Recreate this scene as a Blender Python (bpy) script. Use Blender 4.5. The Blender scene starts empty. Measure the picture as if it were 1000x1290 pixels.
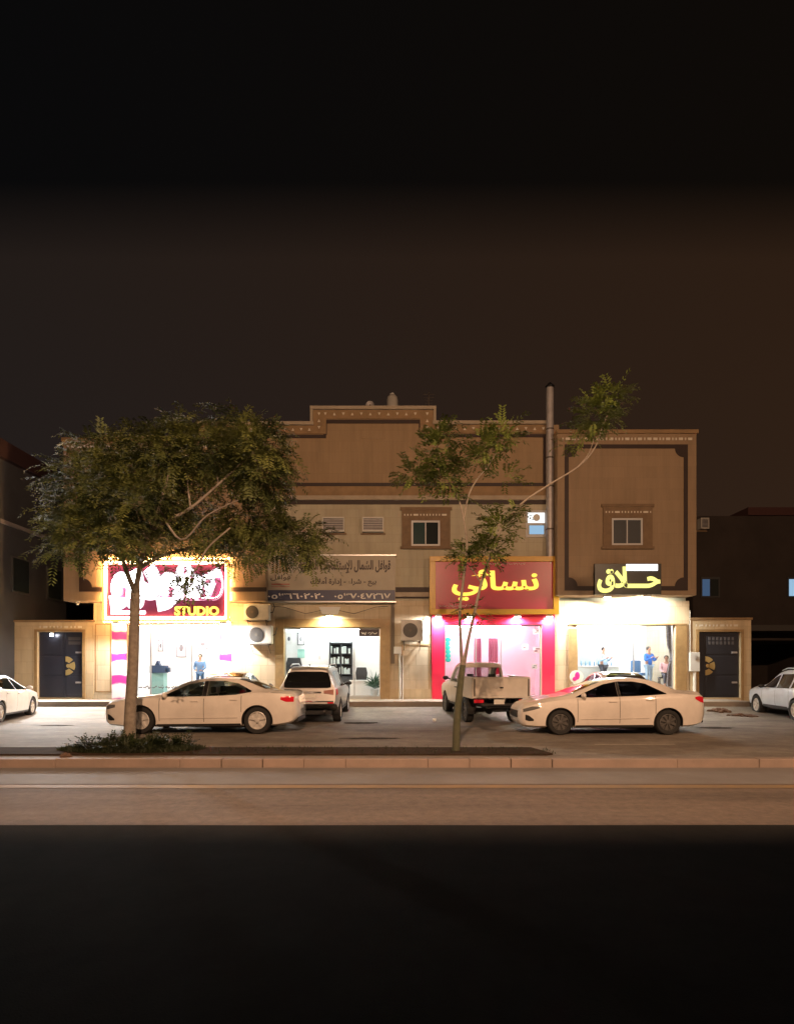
import bpy, bmesh, math, random
from mathutils import Vector, Matrix
R = math.radians
S = bpy.context.scene
COL = S.collection
rnd = random.Random(7)

# ------------------------------------------------------------------ camera numbers
CAMZ, FPX, HX, HY = 1.7, 722.0, 500.0, 843.0
def PX(px, Y): return (px - HX) * Y / FPX
def PZ(py, Y): return CAMZ - (py - HY) * Y / FPX
FY, BY = 24.0, 23.2            # shop front plane, front of the overhanging bays
FLOOR = 0.44                   # top of the shop pavement

# ------------------------------------------------------------------ materials
def mat(name, col, rough=0.6, metal=0.0, var=0.0, scale=4.0, bump=0.0, col2=None, emit=None, es=0.0, coat=0.0,
        spec=0.5, bscale=None):
    m = bpy.data.materials.new(name); m.use_nodes = True
    nt = m.node_tree; b = nt.nodes['Principled BSDF']
    b.inputs['Base Color'].default_value = (*col, 1); b.inputs['Roughness'].default_value = rough
    b.inputs['Metallic'].default_value = metal; b.inputs['Coat Weight'].default_value = coat
    b.inputs['Specular IOR Level'].default_value = spec
    if emit:
        b.inputs['Emission Color'].default_value = (*emit, 1); b.inputs['Emission Strength'].default_value = es
    if var or col2 or bump:
        tc = nt.nodes.new('ShaderNodeTexCoord')
        n = nt.nodes.new('ShaderNodeTexNoise'); n.inputs['Scale'].default_value = scale
        n.inputs['Detail'].default_value = 6; n.inputs['Roughness'].default_value = 0.65
        nt.links.new(tc.outputs['Object'], n.inputs['Vector'])
        c2 = col2 or tuple(c * (1 - var) for c in col)
        mx = nt.nodes.new('ShaderNodeMix'); mx.data_type = 'RGBA'
        rp = nt.nodes.new('ShaderNodeMapRange'); rp.inputs['From Min'].default_value = 0.35; rp.inputs['From Max'].default_value = 0.68
        nt.links.new(n.outputs['Fac'], rp.inputs['Value']); nt.links.new(rp.outputs['Result'], mx.inputs['Factor'])
        mx.inputs['A'].default_value = (*col, 1); mx.inputs['B'].default_value = (*c2, 1)
        nt.links.new(mx.outputs['Result'], b.inputs['Base Color'])
        if bump:
            n2 = nt.nodes.new('ShaderNodeTexNoise'); n2.inputs['Scale'].default_value = bscale or scale * 8
            n2.inputs['Detail'].default_value = 5
            nt.links.new(tc.outputs['Object'], n2.inputs['Vector'])
            bp = nt.nodes.new('ShaderNodeBump'); bp.inputs['Strength'].default_value = bump; bp.inputs['Distance'].default_value = 0.02
            nt.links.new(n2.outputs['Fac'], bp.inputs['Height']); nt.links.new(bp.outputs['Normal'], b.inputs['Normal'])
    return m

def stone(name, col, col2, bw=0.62, bh=0.31, mortar=0.006, dark=0.72, rough=0.75):
    """cut stone cladding: blocks with slightly different tints and thin joints"""
    m = bpy.data.materials.new(name); m.use_nodes = True; nt = m.node_tree; b = nt.nodes['Principled BSDF']
    b.inputs['Roughness'].default_value = rough
    tc = nt.nodes.new('ShaderNodeTexCoord')
    sep = nt.nodes.new('ShaderNodeSeparateXYZ'); cmb = nt.nodes.new('ShaderNodeCombineXYZ')
    ad = nt.nodes.new('ShaderNodeMath'); ad.operation = 'ADD'
    nt.links.new(tc.outputs['Object'], sep.inputs[0])
    nt.links.new(sep.outputs['X'], ad.inputs[0]); nt.links.new(sep.outputs['Y'], ad.inputs[1])
    nt.links.new(ad.outputs[0], cmb.inputs['X']); nt.links.new(sep.outputs['Z'], cmb.inputs['Y'])
    br = nt.nodes.new('ShaderNodeTexBrick'); br.inputs['Scale'].default_value = 1.0
    br.inputs['Brick Width'].default_value = bw; br.inputs['Row Height'].default_value = bh
    br.inputs['Mortar Size'].default_value = mortar; br.inputs['Mortar Smooth'].default_value = 0.3
    br.inputs['Color1'].default_value = (*col, 1); br.inputs['Color2'].default_value = (*col2, 1)
    br.inputs['Mortar'].default_value = (*[c * dark for c in col2], 1)
    nt.links.new(cmb.outputs[0], br.inputs['Vector'])
    n = nt.nodes.new('ShaderNodeTexNoise'); n.inputs['Scale'].default_value = 0.9; n.inputs['Detail'].default_value = 7
    nt.links.new(tc.outputs['Object'], n.inputs['Vector'])
    mpg = nt.nodes.new('ShaderNodeMapping'); mpg.inputs['Scale'].default_value = (3.2, 3.2, .28); nt.links.new(tc.outputs['Object'], mpg.inputs['Vector']); nt.links.new(mpg.outputs[0], n.inputs['Vector'])
    n.inputs['Roughness'].default_value = .7
    mp = nt.nodes.new('ShaderNodeMapRange'); mp.inputs['To Min'].default_value = 0.84; mp.inputs['To Max'].default_value = 1.10
    mp.inputs['From Min'].default_value = 0.3; mp.inputs['From Max'].default_value = 0.7
    nt.links.new(n.outputs['Fac'], mp.inputs['Value'])
    mx = nt.nodes.new('ShaderNodeMix'); mx.data_type = 'RGBA'; mx.blend_type = 'MULTIPLY'; mx.inputs['Factor'].default_value = 1
    nt.links.new(br.outputs['Color'], mx.inputs['A']); nt.links.new(mp.outputs['Result'], mx.inputs['B'])
    nt.links.new(mx.outputs['Result'], b.inputs['Base Color'])
    n3 = nt.nodes.new('ShaderNodeTexNoise'); n3.inputs['Scale'].default_value = 30; n3.inputs['Detail'].default_value = 4
    nt.links.new(tc.outputs['Object'], n3.inputs['Vector'])
    bp = nt.nodes.new('ShaderNodeBump'); bp.inputs['Strength'].default_value = 0.35; bp.inputs['Distance'].default_value = 0.01
    nt.links.new(n3.outputs['Fac'], bp.inputs['Height']); nt.links.new(bp.outputs['Normal'], b.inputs['Normal'])
    return m

def glass(name, tint=(1, 1, 1), refl=0.08, rough=0.02):
    m = bpy.data.materials.new(name); m.use_nodes = True; nt = m.node_tree; nt.nodes.clear()
    o = nt.nodes.new('ShaderNodeOutputMaterial'); t = nt.nodes.new('ShaderNodeBsdfTransparent'); t.inputs['Color'].default_value = (*tint, 1)
    g = nt.nodes.new('ShaderNodeBsdfGlossy'); g.inputs['Roughness'].default_value = rough
    mx = nt.nodes.new('ShaderNodeMixShader')
    fr = nt.nodes.new('ShaderNodeFresnel'); fr.inputs['IOR'].default_value = 1.45
    nt.links.new(fr.outputs[0], mx.inputs[0]); nt.links.new(t.outputs[0], mx.inputs[1]); nt.links.new(g.outputs[0], mx.inputs[2])
    nt.links.new(mx.outputs[0], o.inputs['Surface']); return m

def emis(name, col, s):
    m = bpy.data.materials.new(name); m.use_nodes = True; nt = m.node_tree; nt.nodes.clear()
    o = nt.nodes.new('ShaderNodeOutputMaterial'); e = nt.nodes.new('ShaderNodeEmission')
    e.inputs['Color'].default_value = (*col, 1); e.inputs['Strength'].default_value = s
    nt.links.new(e.outputs[0], o.inputs['Surface']); return m

M = {}
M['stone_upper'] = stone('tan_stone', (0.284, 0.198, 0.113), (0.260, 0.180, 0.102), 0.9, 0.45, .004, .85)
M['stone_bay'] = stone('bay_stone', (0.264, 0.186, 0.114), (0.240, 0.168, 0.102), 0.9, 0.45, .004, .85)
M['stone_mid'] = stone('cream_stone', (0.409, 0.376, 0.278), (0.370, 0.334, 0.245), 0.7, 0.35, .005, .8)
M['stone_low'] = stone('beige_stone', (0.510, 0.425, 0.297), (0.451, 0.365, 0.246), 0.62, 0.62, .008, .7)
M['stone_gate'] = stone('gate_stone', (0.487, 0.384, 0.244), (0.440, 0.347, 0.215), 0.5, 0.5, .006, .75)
M['trim_dark'] = mat('dark_brown_trim', (0.025, 0.011, 0.008), .6, var=.3, scale=3)
M['trim_pale'] = mat('pale_stone_trim', (0.363, 0.304, 0.224), .7, var=.2, scale=3)
M['trim_band'] = mat('ochre_stone_band', (0.260, 0.167, 0.081), .7, var=.25, scale=3)
M['white_inlay'] = mat('white_inlay', (0.560, 0.518, 0.434), .5)
M['brown_frame'] = mat('brown_window_surround', (0.180, 0.114, 0.060), .7, var=.25, scale=4)
M['tan_frame'] = mat('tan_shop_surround', (0.315, 0.203, 0.090), .5, var=.25, scale=5)
M['alu'] = mat('aluminium', (0.440, 0.448, 0.456), .35, .8)
M['alu_paint'] = mat('grey_frame_paint', (.42, .42, .42), .4)
M['dark_glass'] = mat('dark_window_glass', (.02, .025, .025), .06, spec=.7)
M['lit_blue'] = emis('lit_blue_glass', (.42, .68, .95), 0.75)
M['dim_blue'] = emis('dim_blue_glass', (.16, .28, .50), 0.32)
M['lit_white'] = emis('lit_white_panel', (.95, .98, 1.0), 1.6)
M['glass'] = glass('clear_glass')
M['room'] = mat('white_plaster', (.82, .83, .82), .7)
M['room_floor'] = mat('pale_floor_tile', (.62, .60, .56), .25)
M['room_pink'] = mat('pink_plaster', (.88, .66, .74), .7)
M['tube'] = emis('fluorescent_tube', (.93, 1.0, .98), 130)
M['tube_pink'] = emis('pink_white_tube', (1.0, .80, .88), 120)
M['tube_studio'] = emis('studio_tube', (1.0, .98, 1.0), 230)
M['flood'] = emis('flood_lens', (1.0, .97, .88), 40)
M['bulb_warm'] = emis('warm_bulb', (1.0, .93, .55), 40)
M['red_acm'] = mat('red_sign_panel', (0.323, 0.010, 0.038), .3, var=.12, scale=1.2)
M['red_clad'] = mat('red_cladding', (.72, .02, .07), .3)
M['yellow_frame'] = mat('yellow_sign_frame', (0.465, 0.247, 0.007), .35, var=.1)
M['sign_cream'] = mat('cream_sign_panel', (0.330, 0.290, 0.218), .5, var=.12, scale=2)
M['sign_navy'] = mat('navy_sign_strip', (.035, .04, .085), .45)
M['sign_black'] = mat('black_sign_panel', (.03, .034, .03), .35)
M['ink'] = mat('dark_lettering', (.035, .02, .018), .5)
M['ink_red'] = mat('red_lettering', (.35, .06, .04), .5)
M['ink_white'] = mat('white_lettering', (.62, .60, .56), .5)
M['letter_yellow'] = emis('glowing_yellow_letters', (1.0, .72, .10), 1.5)
M['letter_pale'] = emis('glowing_pale_yellow_letters', (1.0, .93, .26), 1.35)
M['letter_white'] = emis('glowing_white_letters', (1.0, .97, .98), 22)
M['letter_studio_yellow'] = emis('glowing_studio_yellow', (1.0, .78, .10), 2.6)
M['neon'] = emis('neon_border', (1.0, .72, .36), 24)
M['purple_panel'] = mat('purple_sign_panel', (.30, .045, .10), .35)
M['box_white'] = emis('lit_white_box', (1.0, .95, .98), 3)
M['ac_white'] = mat('air_conditioner_white', (0.495, 0.480, 0.435), .45, var=.15, scale=3)
M['ac_dark'] = mat('fan_grille_dark', (.05, .05, .05), .5)
M['rust'] = mat('bracket_steel', (.09, .075, .06), .6)
M['grey_metal'] = mat('galvanised_sheet', (.42, .40, .40), .5, .35, var=.25, scale=5)
M['gate_metal'] = mat('dark_gate_metal', (.035, .036, .045), .35, .3)
M['gold'] = mat('gold_ornament', (.50, .38, .16), .4, .5)
M['box_grey'] = mat('grey_box_plastic', (.55, .56, .55), .5)
M['black'] = mat('black_plastic', (.012, .012, .013), .5)
M['rubber'] = mat('tyre_rubber', (.018, .018, .018), .8)
M['rim'] = mat('alloy_rim', (.62, .60, .57), .4, .25)
M['steel_rim'] = mat('dusty_steel_rim', (.10, .095, .09), .55, .4)
M['chrome'] = mat('chrome', (.75, .75, .75), .15, 1)
M['plate'] = mat('number_plate', (.70, .68, .62), .5)
M['tail_red'] = mat('red_lamp_lens', (.55, .01, .02), .15, emit=(1, .02, .04), es=.12, coat=.5)
M['lamp_clear'] = mat('clear_lamp_lens', (.30, .30, .29), .08, metal=.5, coat=.8)
M['car_glass'] = glass('car_tinted_glass', (.42, .46, .44))
M['car_glass_dark'] = glass('car_dark_glass', (.10, .10, .115))
M['car_glass_black'] = mat('car_black_glass', (.010, .010, .012), .05, spec=.8)
M['interior'] = mat('car_interior_cloth', (.05, .048, .045), .8)
def paint(name, col, rough=.32):
    m = mat(name, col, rough+.08, coat=1, var=.16, scale=1.7); m.node_tree.nodes['Principled BSDF'].inputs['Coat Roughness'].default_value = .04; return m
M['white_paint'] = paint('white_car_paint', (.78, .77, .74))
M['white_paint_dusty'] = paint('dusty_white_car_paint', (.80, .745, .68), .34)
M['silver_paint'] = mat('silver_car_paint', (.44, .42, .405), .33, .45, coat=.4, var=.1)
M['pickup_paint'] = paint('dusty_white_truck_paint', (.68, .62, .54), .45)
M['bark'] = mat('grey_bark', (0.300, 0.260, 0.210), .9, col2=(0.188, 0.156, 0.126), scale=9, bump=.6)
M['bark_green'] = mat('greenish_bark', (0.104, 0.102, 0.063), .9, col2=(0.064, 0.072, 0.041), scale=9, bump=.5)
M['skin'] = mat('skin', (.36, .20, .13), .6)
M['hair'] = mat('black_hair', (.012, .010, .010), .6)

def leafmat(name, a, b):
    m = bpy.data.materials.new(name); m.use_nodes = True; nt = m.node_tree; p = nt.nodes['Principled BSDF']
    p.inputs['Roughness'].default_value = .6
    tc = nt.nodes.new('ShaderNodeTexCoord'); n = nt.nodes.new('ShaderNodeTexNoise'); n.inputs['Scale'].default_value = 1.3; n.inputs['Detail'].default_value = 10
    nt.links.new(tc.outputs['Object'], n.inputs['Vector'])
    r = nt.nodes.new('ShaderNodeMapRange'); r.inputs['From Min'].default_value = .36; r.inputs['From Max'].default_value = .64
    nt.links.new(n.outputs['Fac'], r.inputs['Value'])
    mx = nt.nodes.new('ShaderNodeMix'); mx.data_type = 'RGBA'; mx.inputs['A'].default_value = (*a, 1); mx.inputs['B'].default_value = (*b, 1)
    nt.links.new(r.outputs['Result'], mx.inputs['Factor']); nt.links.new(mx.outputs['Result'], p.inputs['Base Color'])
    tr = nt.nodes.new('ShaderNodeBsdfTranslucent'); nt.links.new(mx.outputs['Result'], tr.inputs['Color'])
    ms = nt.nodes.new('ShaderNodeMixShader'); ms.inputs[0].default_value = .3
    nt.links.new(p.outputs[0], ms.inputs[1]); nt.links.new(tr.outputs[0], ms.inputs[2])
    nt.links.new(ms.outputs[0], nt.nodes['Material Output'].inputs['Surface']); return m
M['leaf'] = leafmat('olive_foliage', (0.189, 0.210, 0.053), (0.044, 0.062, 0.020))
M['leaf2'] = leafmat('yellow_green_foliage', (0.187, 0.238, 0.047), (0.094, 0.127, 0.028))
M['grass'] = leafmat('dark_grass', (.030, .042, .012), (.020, .026, .009))

# ------------------------------------------------------------------ mesh helpers
class MB:
    def __init__(s): s.bm = bmesh.new()
    def box(s, x0, x1, y0, y1, z0, z1):
        if x0 > x1: x0, x1 = x1, x0
        if y0 > y1: y0, y1 = y1, y0
        if z0 > z1: z0, z1 = z1, z0
        v = [s.bm.verts.new(p) for p in ((x0,y0,z0),(x1,y0,z0),(x1,y1,z0),(x0,y1,z0),(x0,y0,z1),(x1,y0,z1),(x1,y1,z1),(x0,y1,z1))]
        for f in ((0,3,2,1),(4,5,6,7),(0,1,5,4),(1,2,6,5),(2,3,7,6),(3,0,4,7)): s.bm.faces.new([v[i] for i in f])
        return s
    def poly(s, pts): s.bm.faces.new([s.bm.verts.new(p) for p in pts]); return s
    def prism(s, pts, axis, a, b):
        """outline pts (2d) extruded along axis 'x','y','z' from a to b"""
        def mk(p, t): return {'x': (t, p[0], p[1]), 'y': (p[0], t, p[1]), 'z': (p[0], p[1], t)}[axis]
        A = [s.bm.verts.new(mk(p, a)) for p in pts]; B = [s.bm.verts.new(mk(p, b)) for p in pts]
        n = len(pts); s.bm.faces.new(A); s.bm.faces.new(B[::-1])
        for i in range(n): s.bm.faces.new((A[i], B[i], B[(i+1) % n], A[(i+1) % n]))
        return s
    def tube(s, pts, rad, seg=8, cap=True):
        pts = [Vector(p) for p in pts]; n = len(pts)
        if not hasattr(rad, '__len__'): rad = [rad] * n
        rings = []; ref = None
        for i, p in enumerate(pts):
            d = (pts[min(i+1, n-1)] - pts[max(i-1, 0)]).normalized()
            if ref is None: ref = d.orthogonal().normalized()
            ref = (ref - d * ref.dot(d)).normalized(); q = d.cross(ref)
            rings.append([s.bm.verts.new(p + (ref * math.cos(6.28319*k/seg) + q * math.sin(6.28319*k/seg)) * rad[i]) for k in range(seg)])
        for a, b in zip(rings, rings[1:]):
            for k in range(seg): s.bm.faces.new((a[k], a[(k+1) % seg], b[(k+1) % seg], b[k]))
        if cap: s.bm.faces.new(rings[0][::-1]); s.bm.faces.new(rings[-1])
        return s
    def lathe(s, prof, seg=24, axis='y', c=(0, 0, 0), ring_only=False):
        """prof: (radius, offset along axis); closed rings"""
        rings = []
        for r, t in prof:
            ring = []
            for k in range(seg):
                a = 6.2831853*k/seg; u, w = r*math.cos(a), r*math.sin(a)
                p = {'y': (u, t, w), 'z': (u, w, t), 'x': (t, u, w)}[axis]
                ring.append(s.bm.verts.new((p[0]+c[0], p[1]+c[1], p[2]+c[2])))
            rings.append(ring)
        for a, b in zip(rings, rings[1:]):
            for k in range(seg): s.bm.faces.new((a[k], b[k], b[(k+1) % seg], a[(k+1) % seg]))
        if ring_only:
            a, b = rings[-1], rings[0]
            for k in range(seg): s.bm.faces.new((a[k], b[k], b[(k+1) % seg], a[(k+1) % seg]))
        else: s.bm.faces.new(rings[0]); s.bm.faces.new(rings[-1][::-1])
        return s
    def ball(s, c, r, seg=12, ring=8):
        rx, ry, rz = r if hasattr(r, '__len__') else (r, r, r)
        mt = Matrix.Translation(c) @ Matrix.Diagonal((rx, ry, rz, 1))
        bmesh.ops.create_uvsphere(s.bm, u_segments=seg, v_segments=ring, radius=1, matrix=mt); return s
    def build(s, name, m, parent=None, smooth=None, bevel=0, kind=None):
        if s.bm.faces: bmesh.ops.recalc_face_normals(s.bm, faces=s.bm.faces)
        if bevel:
            bmesh.ops.bevel(s.bm, geom=[e for e in s.bm.edges if e.is_manifold and e.calc_face_angle(0) > .6], offset=bevel, segments=2, affect='EDGES', profile=.5)
        me = bpy.data.meshes.new(name); s.bm.to_mesh(me); s.bm.free()
        return link(name, me, m, parent, smooth, kind)

def link(name, me, m, parent=None, smooth=None, kind=None):
    if m: me.materials.clear(); me.materials.append(m)
    o = bpy.data.objects.new(name, me); COL.objects.link(o)
    if smooth:
        me.polygons.foreach_set('use_smooth', [True]*len(me.polygons)); me.set_sharp_from_angle(angle=R(smooth))
    if parent: o.parent = parent
    if kind: o['kind'] = kind
    return o
def tag(o, label, cat, group=None):
    o['label'] = label; o['category'] = cat
    if group: o['group'] = group
    return o
def thing(name, label, cat, loc=(0, 0, 0), rz=0, group=None, pitch=0):
    o = bpy.data.objects.new(name, None); COL.objects.link(o); o.location = loc; o.rotation_euler = (0, pitch, rz)
    o.empty_display_size = .2
    return tag(o, label, cat, group)
def copy_tree(o, parent=None):
    c = o.copy(); COL.objects.link(c)
    if parent: c.parent = parent
    for ch in list(o.children): copy_tree(ch, c)
    return c

# ------------------------------------------------------------------ Arabic lettering (joined presentation forms, laid out left to right)
FORMS = {'ا': '\uFE8D\uFE8E', 'أ': '\uFE83\uFE84', 'إ': '\uFE87\uFE88', 'ة': '\uFE93\uFE94', 'د': '\uFEA9\uFEAA', 'ر': '\uFEAD\uFEAE', 'و': '\uFEED\uFEEE', 'ء': '\uFE80',
 'ب': '\uFE8F\uFE90\uFE91\uFE92', 'ت': '\uFE95\uFE96\uFE97\uFE98', 'ث': '\uFE99\uFE9A\uFE9B\uFE9C', 'ح': '\uFEA1\uFEA2\uFEA3\uFEA4', 'س': '\uFEB1\uFEB2\uFEB3\uFEB4', 'ش': '\uFEB5\uFEB6\uFEB7\uFEB8',
 'ع': '\uFEC9\uFECA\uFECB\uFECC', 'ف': '\uFED1\uFED2\uFED3\uFED4', 'ق': '\uFED5\uFED6\uFED7\uFED8', 'ك': '\uFED9\uFEDA\uFEDB\uFEDC', 'ل': '\uFEDD\uFEDE\uFEDF\uFEE0',
 'م': '\uFEE1\uFEE2\uFEE3\uFEE4', 'ن': '\uFEE5\uFEE6\uFEE7\uFEE8', 'ي': '\uFEF1\uFEF2\uFEF3\uFEF4', 'ئ': '\uFE89\uFE8A\uFE8B\uFE8C', 'ـ': 'ـ'*4}
LIG = {'لا': '\uFEFB\uFEFC', 'لإ': '\uFEF9\uFEFA', 'لأ': '\uFEF7\uFEF8'}
def arabic(t):
    items = []; i = 0
    while i < len(t):
        if t[i:i+2] in LIG: items.append((LIG[t[i:i+2]], True)); i += 2
        else: items.append((FORMS.get(t[i], t[i]), t[i] in FORMS)); i += 1
    out = []
    for k, (f, ar) in enumerate(items):
        if not ar: out.append(f); continue
        prev = k > 0 and items[k-1][1] and len(items[k-1][0]) == 4
        nxt = len(f) == 4 and k+1 < len(items) and items[k+1][1] and len(items[k+1][0]) >= 2
        if len(f) == 1: out.append(f)
        elif prev and nxt: out.append(f[3])
        elif prev: out.append(f[1])
        elif nxt: out.append(f[2])
        else: out.append(f[0])
    return ''.join(out[::-1])
def text(name, body, m, box, Y, parent, depth=.03, bold=0.0):
    """lettering fitted to the pixel box (x0,y0,x1,y1) of the photograph at its real plane Y, standing proud by depth"""
    c = bpy.data.curves.new(name, 'FONT'); c.body = body; c.extrude = .02; c.offset = bold; c.resolution_u = 3
    t = bpy.data.objects.new('t', c); COL.objects.link(t)
    bpy.context.view_layer.update(); dg = bpy.context.evaluated_depsgraph_get()
    me = bpy.data.meshes.new_from_object(t.evaluated_get(dg)); bpy.data.objects.remove(t)
    xs = [v.co.x for v in me.vertices]; ys = [v.co.y for v in me.vertices]
    X0, X1, Z1, Z0 = PX(box[0], Y), PX(box[2], Y), PZ(box[1], Y), PZ(box[3], Y)
    for v in me.vertices:
        x, y, z = v.co
        v.co = (X0 + (x-min(xs))/(max(xs)-min(xs))*(X1-X0), Y - (z+.02)/.04*depth, Z0 + (y-min(ys))/(max(ys)-min(ys))*(Z1-Z0))
    return link(name, me, m, parent)
def scribble(name, m, box, Y, parent, seed, w=.02, depth=.012):
    """a line of script too small to read: joined strokes and dots"""
    r = random.Random(seed); b = MB(); X0, X1, Z1, Z0 = PX(box[0], Y), PX(box[2], Y), PZ(box[1], Y), PZ(box[3], Y)
    x = X0; h = Z1 - Z0
    while x < X1:
        L = r.uniform(.8, 2.2) * h; n = 8
        pts = [(x + L*k/n, Y-depth, Z0 + h*(.35 + .3*math.sin(k*1.7+r.random()) * r.random() + (.35 if r.random() < .2 else 0))) for k in range(n+1)]
        b.tube([p for p in pts if p[0] < X1+.05], w*.5, 5) if pts[1][0] < X1 else None
        if r.random() < .8: b.ball((x+L*r.random(), Y-depth, Z0 + h*r.choice((.05, .9))), w*.6, 6, 4)
        x += L + h*.35
    return b.build(name, m, parent)

# ------------------------------------------------------------------ SETTING: ground
asph = mat('asphalt', (0.149, 0.116, 0.094), .85, col2=(0.090, 0.071, 0.058), scale=.35, bump=.25, bscale=60)
lotm = mat('dusty_concrete', (0.238, 0.209, 0.173), .8, col2=(0.125, 0.104, 0.086), scale=.45, bump=.5, bscale=40)
def _streaks(m, scx):
    nt = m.node_tree; n = [q for q in nt.nodes if q.type == 'TEX_NOISE'][0]; tc = [q for q in nt.nodes if q.type == 'TEX_COORD'][0]
    mp = nt.nodes.new('ShaderNodeMapping'); mp.inputs['Scale'].default_value = scx; nt.links.new(tc.outputs['Object'], mp.inputs['Vector']); nt.links.new(mp.outputs[0], n.inputs['Vector'])
def _grain(m, sc_, lo, hi):
    nt = m.node_tree; b_ = nt.nodes['Principled BSDF']; l = b_.inputs['Base Color'].links[0]; src = l.from_socket; tc = [q for q in nt.nodes if q.type == 'TEX_COORD'][0]
    n = nt.nodes.new('ShaderNodeTexNoise'); n.inputs['Scale'].default_value = sc_; n.inputs['Detail'].default_value = 4; n.inputs['Roughness'].default_value = .8; nt.links.new(tc.outputs['Object'], n.inputs['Vector'])
    mp = nt.nodes.new('ShaderNodeMapRange'); mp.inputs['From Min'].default_value = .3; mp.inputs['From Max'].default_value = .7; mp.inputs['To Min'].default_value = lo; mp.inputs['To Max'].default_value = hi; nt.links.new(n.outputs['Fac'], mp.inputs['Value'])
    mx = nt.nodes.new('ShaderNodeMix'); mx.data_type = 'RGBA'; mx.blend_type = 'MULTIPLY'; mx.inputs['Factor'].default_value = 1; nt.links.new(src, mx.inputs['A']); nt.links.new(mp.outputs['Result'], mx.inputs['B']); nt.links.new(mx.outputs['Result'], b_.inputs['Base Color'])
_streaks(asph, (.5, 4.0, 1)); _grain(asph, 7, .72, 1.22); _grain(lotm, 3.5, .75, 1.2); _streaks(lotm, (1.0, 2.2, 1))
r9 = random.Random(9)
b = MB(); b.poly([(-90, -40, -.15), (90, -40, -.15), (90, 10.72, -.15), (-90, 10.72, -.15)]); b.build('road', asph, kind='structure')
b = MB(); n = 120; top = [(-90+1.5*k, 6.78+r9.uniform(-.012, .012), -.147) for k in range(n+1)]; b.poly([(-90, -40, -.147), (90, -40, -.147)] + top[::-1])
b.build('darkened_near_lane', mat('near_road_darkening', (.016, .0155, .015), 1, bump=.3, scale=2, bscale=80, col2=(.022, .021, .020), spec=.05), kind='structure')  # near-black colour laid over the near road to make it look unlit
b = MB(); b.poly([(-90, 9.2, -.146), (90, 9.2, -.146), (90, 10.72, -.146), (-90, 10.72, -.146)])
b.build('gutter', mat('gutter_concrete', (0.211, 0.199, 0.194), .8, col2=(0.160, 0.148, 0.142), scale=.8, bump=.2), kind='structure')
b = MB(); x = -90
r5 = random.Random(5)
while x < 90:
    L = r5.uniform(.5, 4)
    b.poly([(x, 8.88 + r5.uniform(-.02, .02), -.145), (x+L, 8.88, -.145), (x+L, 9.12, -.145), (x, 9.12 + r5.uniform(-.02, .02), -.145)]); x += L
b.build('road_edge_line', mat('worn_yellow_paint', (0.258, 0.168, 0.075), .7, col2=(0.186, 0.141, 0.093), scale=1.4), kind='structure')
b = MB(); x = -60.0
while x < 60:
    dz = r5.uniform(-.006, .006)
    L = r5.choice((.77, .78, 1.54, .78, 2.34)); b.box(x, x+L-r5.choice((.004, .006, .016)), 10.722 + r5.uniform(-.010, .010), 10.92, -.2, 0.012 + dz); x += L
b.build('kerb', mat('kerb_concrete', (0.310, 0.229, 0.186), .75, col2=(0.223, 0.174, 0.143), scale=1.2, bump=.3), kind='structure', bevel=.012)
def gz(Y):
    t = min(1, max(0, (Y-18.8)/3.4)); return .25 * t**2
bm = bmesh.new(); ys = [10.9, 14, 17, 18.8] + [18.8 + 3.45*k/10 for k in range(1, 11)]
rows = [[bm.verts.new((xx, yy, gz(yy))) for xx in (-90, -30, 0, 30, 90)] for yy in ys]
for a, c in zip(rows, rows[1:]):
    for k in range(4): bm.faces.new((a[k], a[k+1], c[k+1], c[k]))
me = bpy.data.meshes.new('parking_lot'); bm.to_mesh(me); bm.free(); link('parking_lot', me, lotm, kind='structure')
b = MB(); b.poly([(-300, 22.24, .2), (300, 22.24, .2), (300, 600, .2), (-300, 600, .2)]); b.build('ground', lotm, kind='structure')
b = MB(); b.box(PX(-70, 22.2), PX(948, 22.2), 22.2, 26, 0, FLOOR)
b.build('shop_pavement', mat('pavement_concrete', (0.259, 0.216, 0.173), .75, col2=(0.187, 0.151, 0.122), scale=1, bump=.2), kind='structure', bevel=.015)
# planting strip (soil) and a low edge stone behind it
b = MB(); b.prism([(-40, 11.25), (PX(688, 11.25), 11.25), (PX(697, 11.3), 11.35), (PX(668, 12.3), 12.25), (-40, 12.25)], 'z', -.05, .03)
b.build('planting_strip', mat('dark_soil', (0.052, 0.034, 0.021), 1, col2=(0.028, 0.019, 0.013), scale=3, bump=.25, bscale=9, spec=.1), kind='structure')
b = MB()                                             # faded bay line in front of the right-hand sedan
b.poly([(PX(748, 12.9), 12.8, .006), (PX(850, 12.9), 12.85, .006), (PX(850, 12.9), 12.97, .006), (PX(748, 12.9), 12.93, .006)])
b.build('parking_line', mat('worn_white_paint', (0.440, 0.400, 0.336), .8, col2=(0.264, 0.232, 0.192), scale=6), kind='structure')

# ------------------------------------------------------------------ THE SHOP BUILDING
BLD = thing('shop_building', 'two storey tan stone commercial building with four lit shops and two overhanging bays', 'building', (0, FY, 0))
BLD.location = (0, 0, 0)
def fbox(b, x0, y0, x1, y1, Y, d, back=0):
    """box whose front face (plane Y-d) covers the pixel rectangle as seen at plane Y"""
    b.box(PX(x0, Y), PX(x1, Y), Y-d, Y+back, PZ(y1, Y), PZ(y0, Y)); return b
OPEN = [(160, 782, 277), (358, 791, 479), (560, 787, 682), (727, 787, 850)]
BOT = FLOOR
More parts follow.
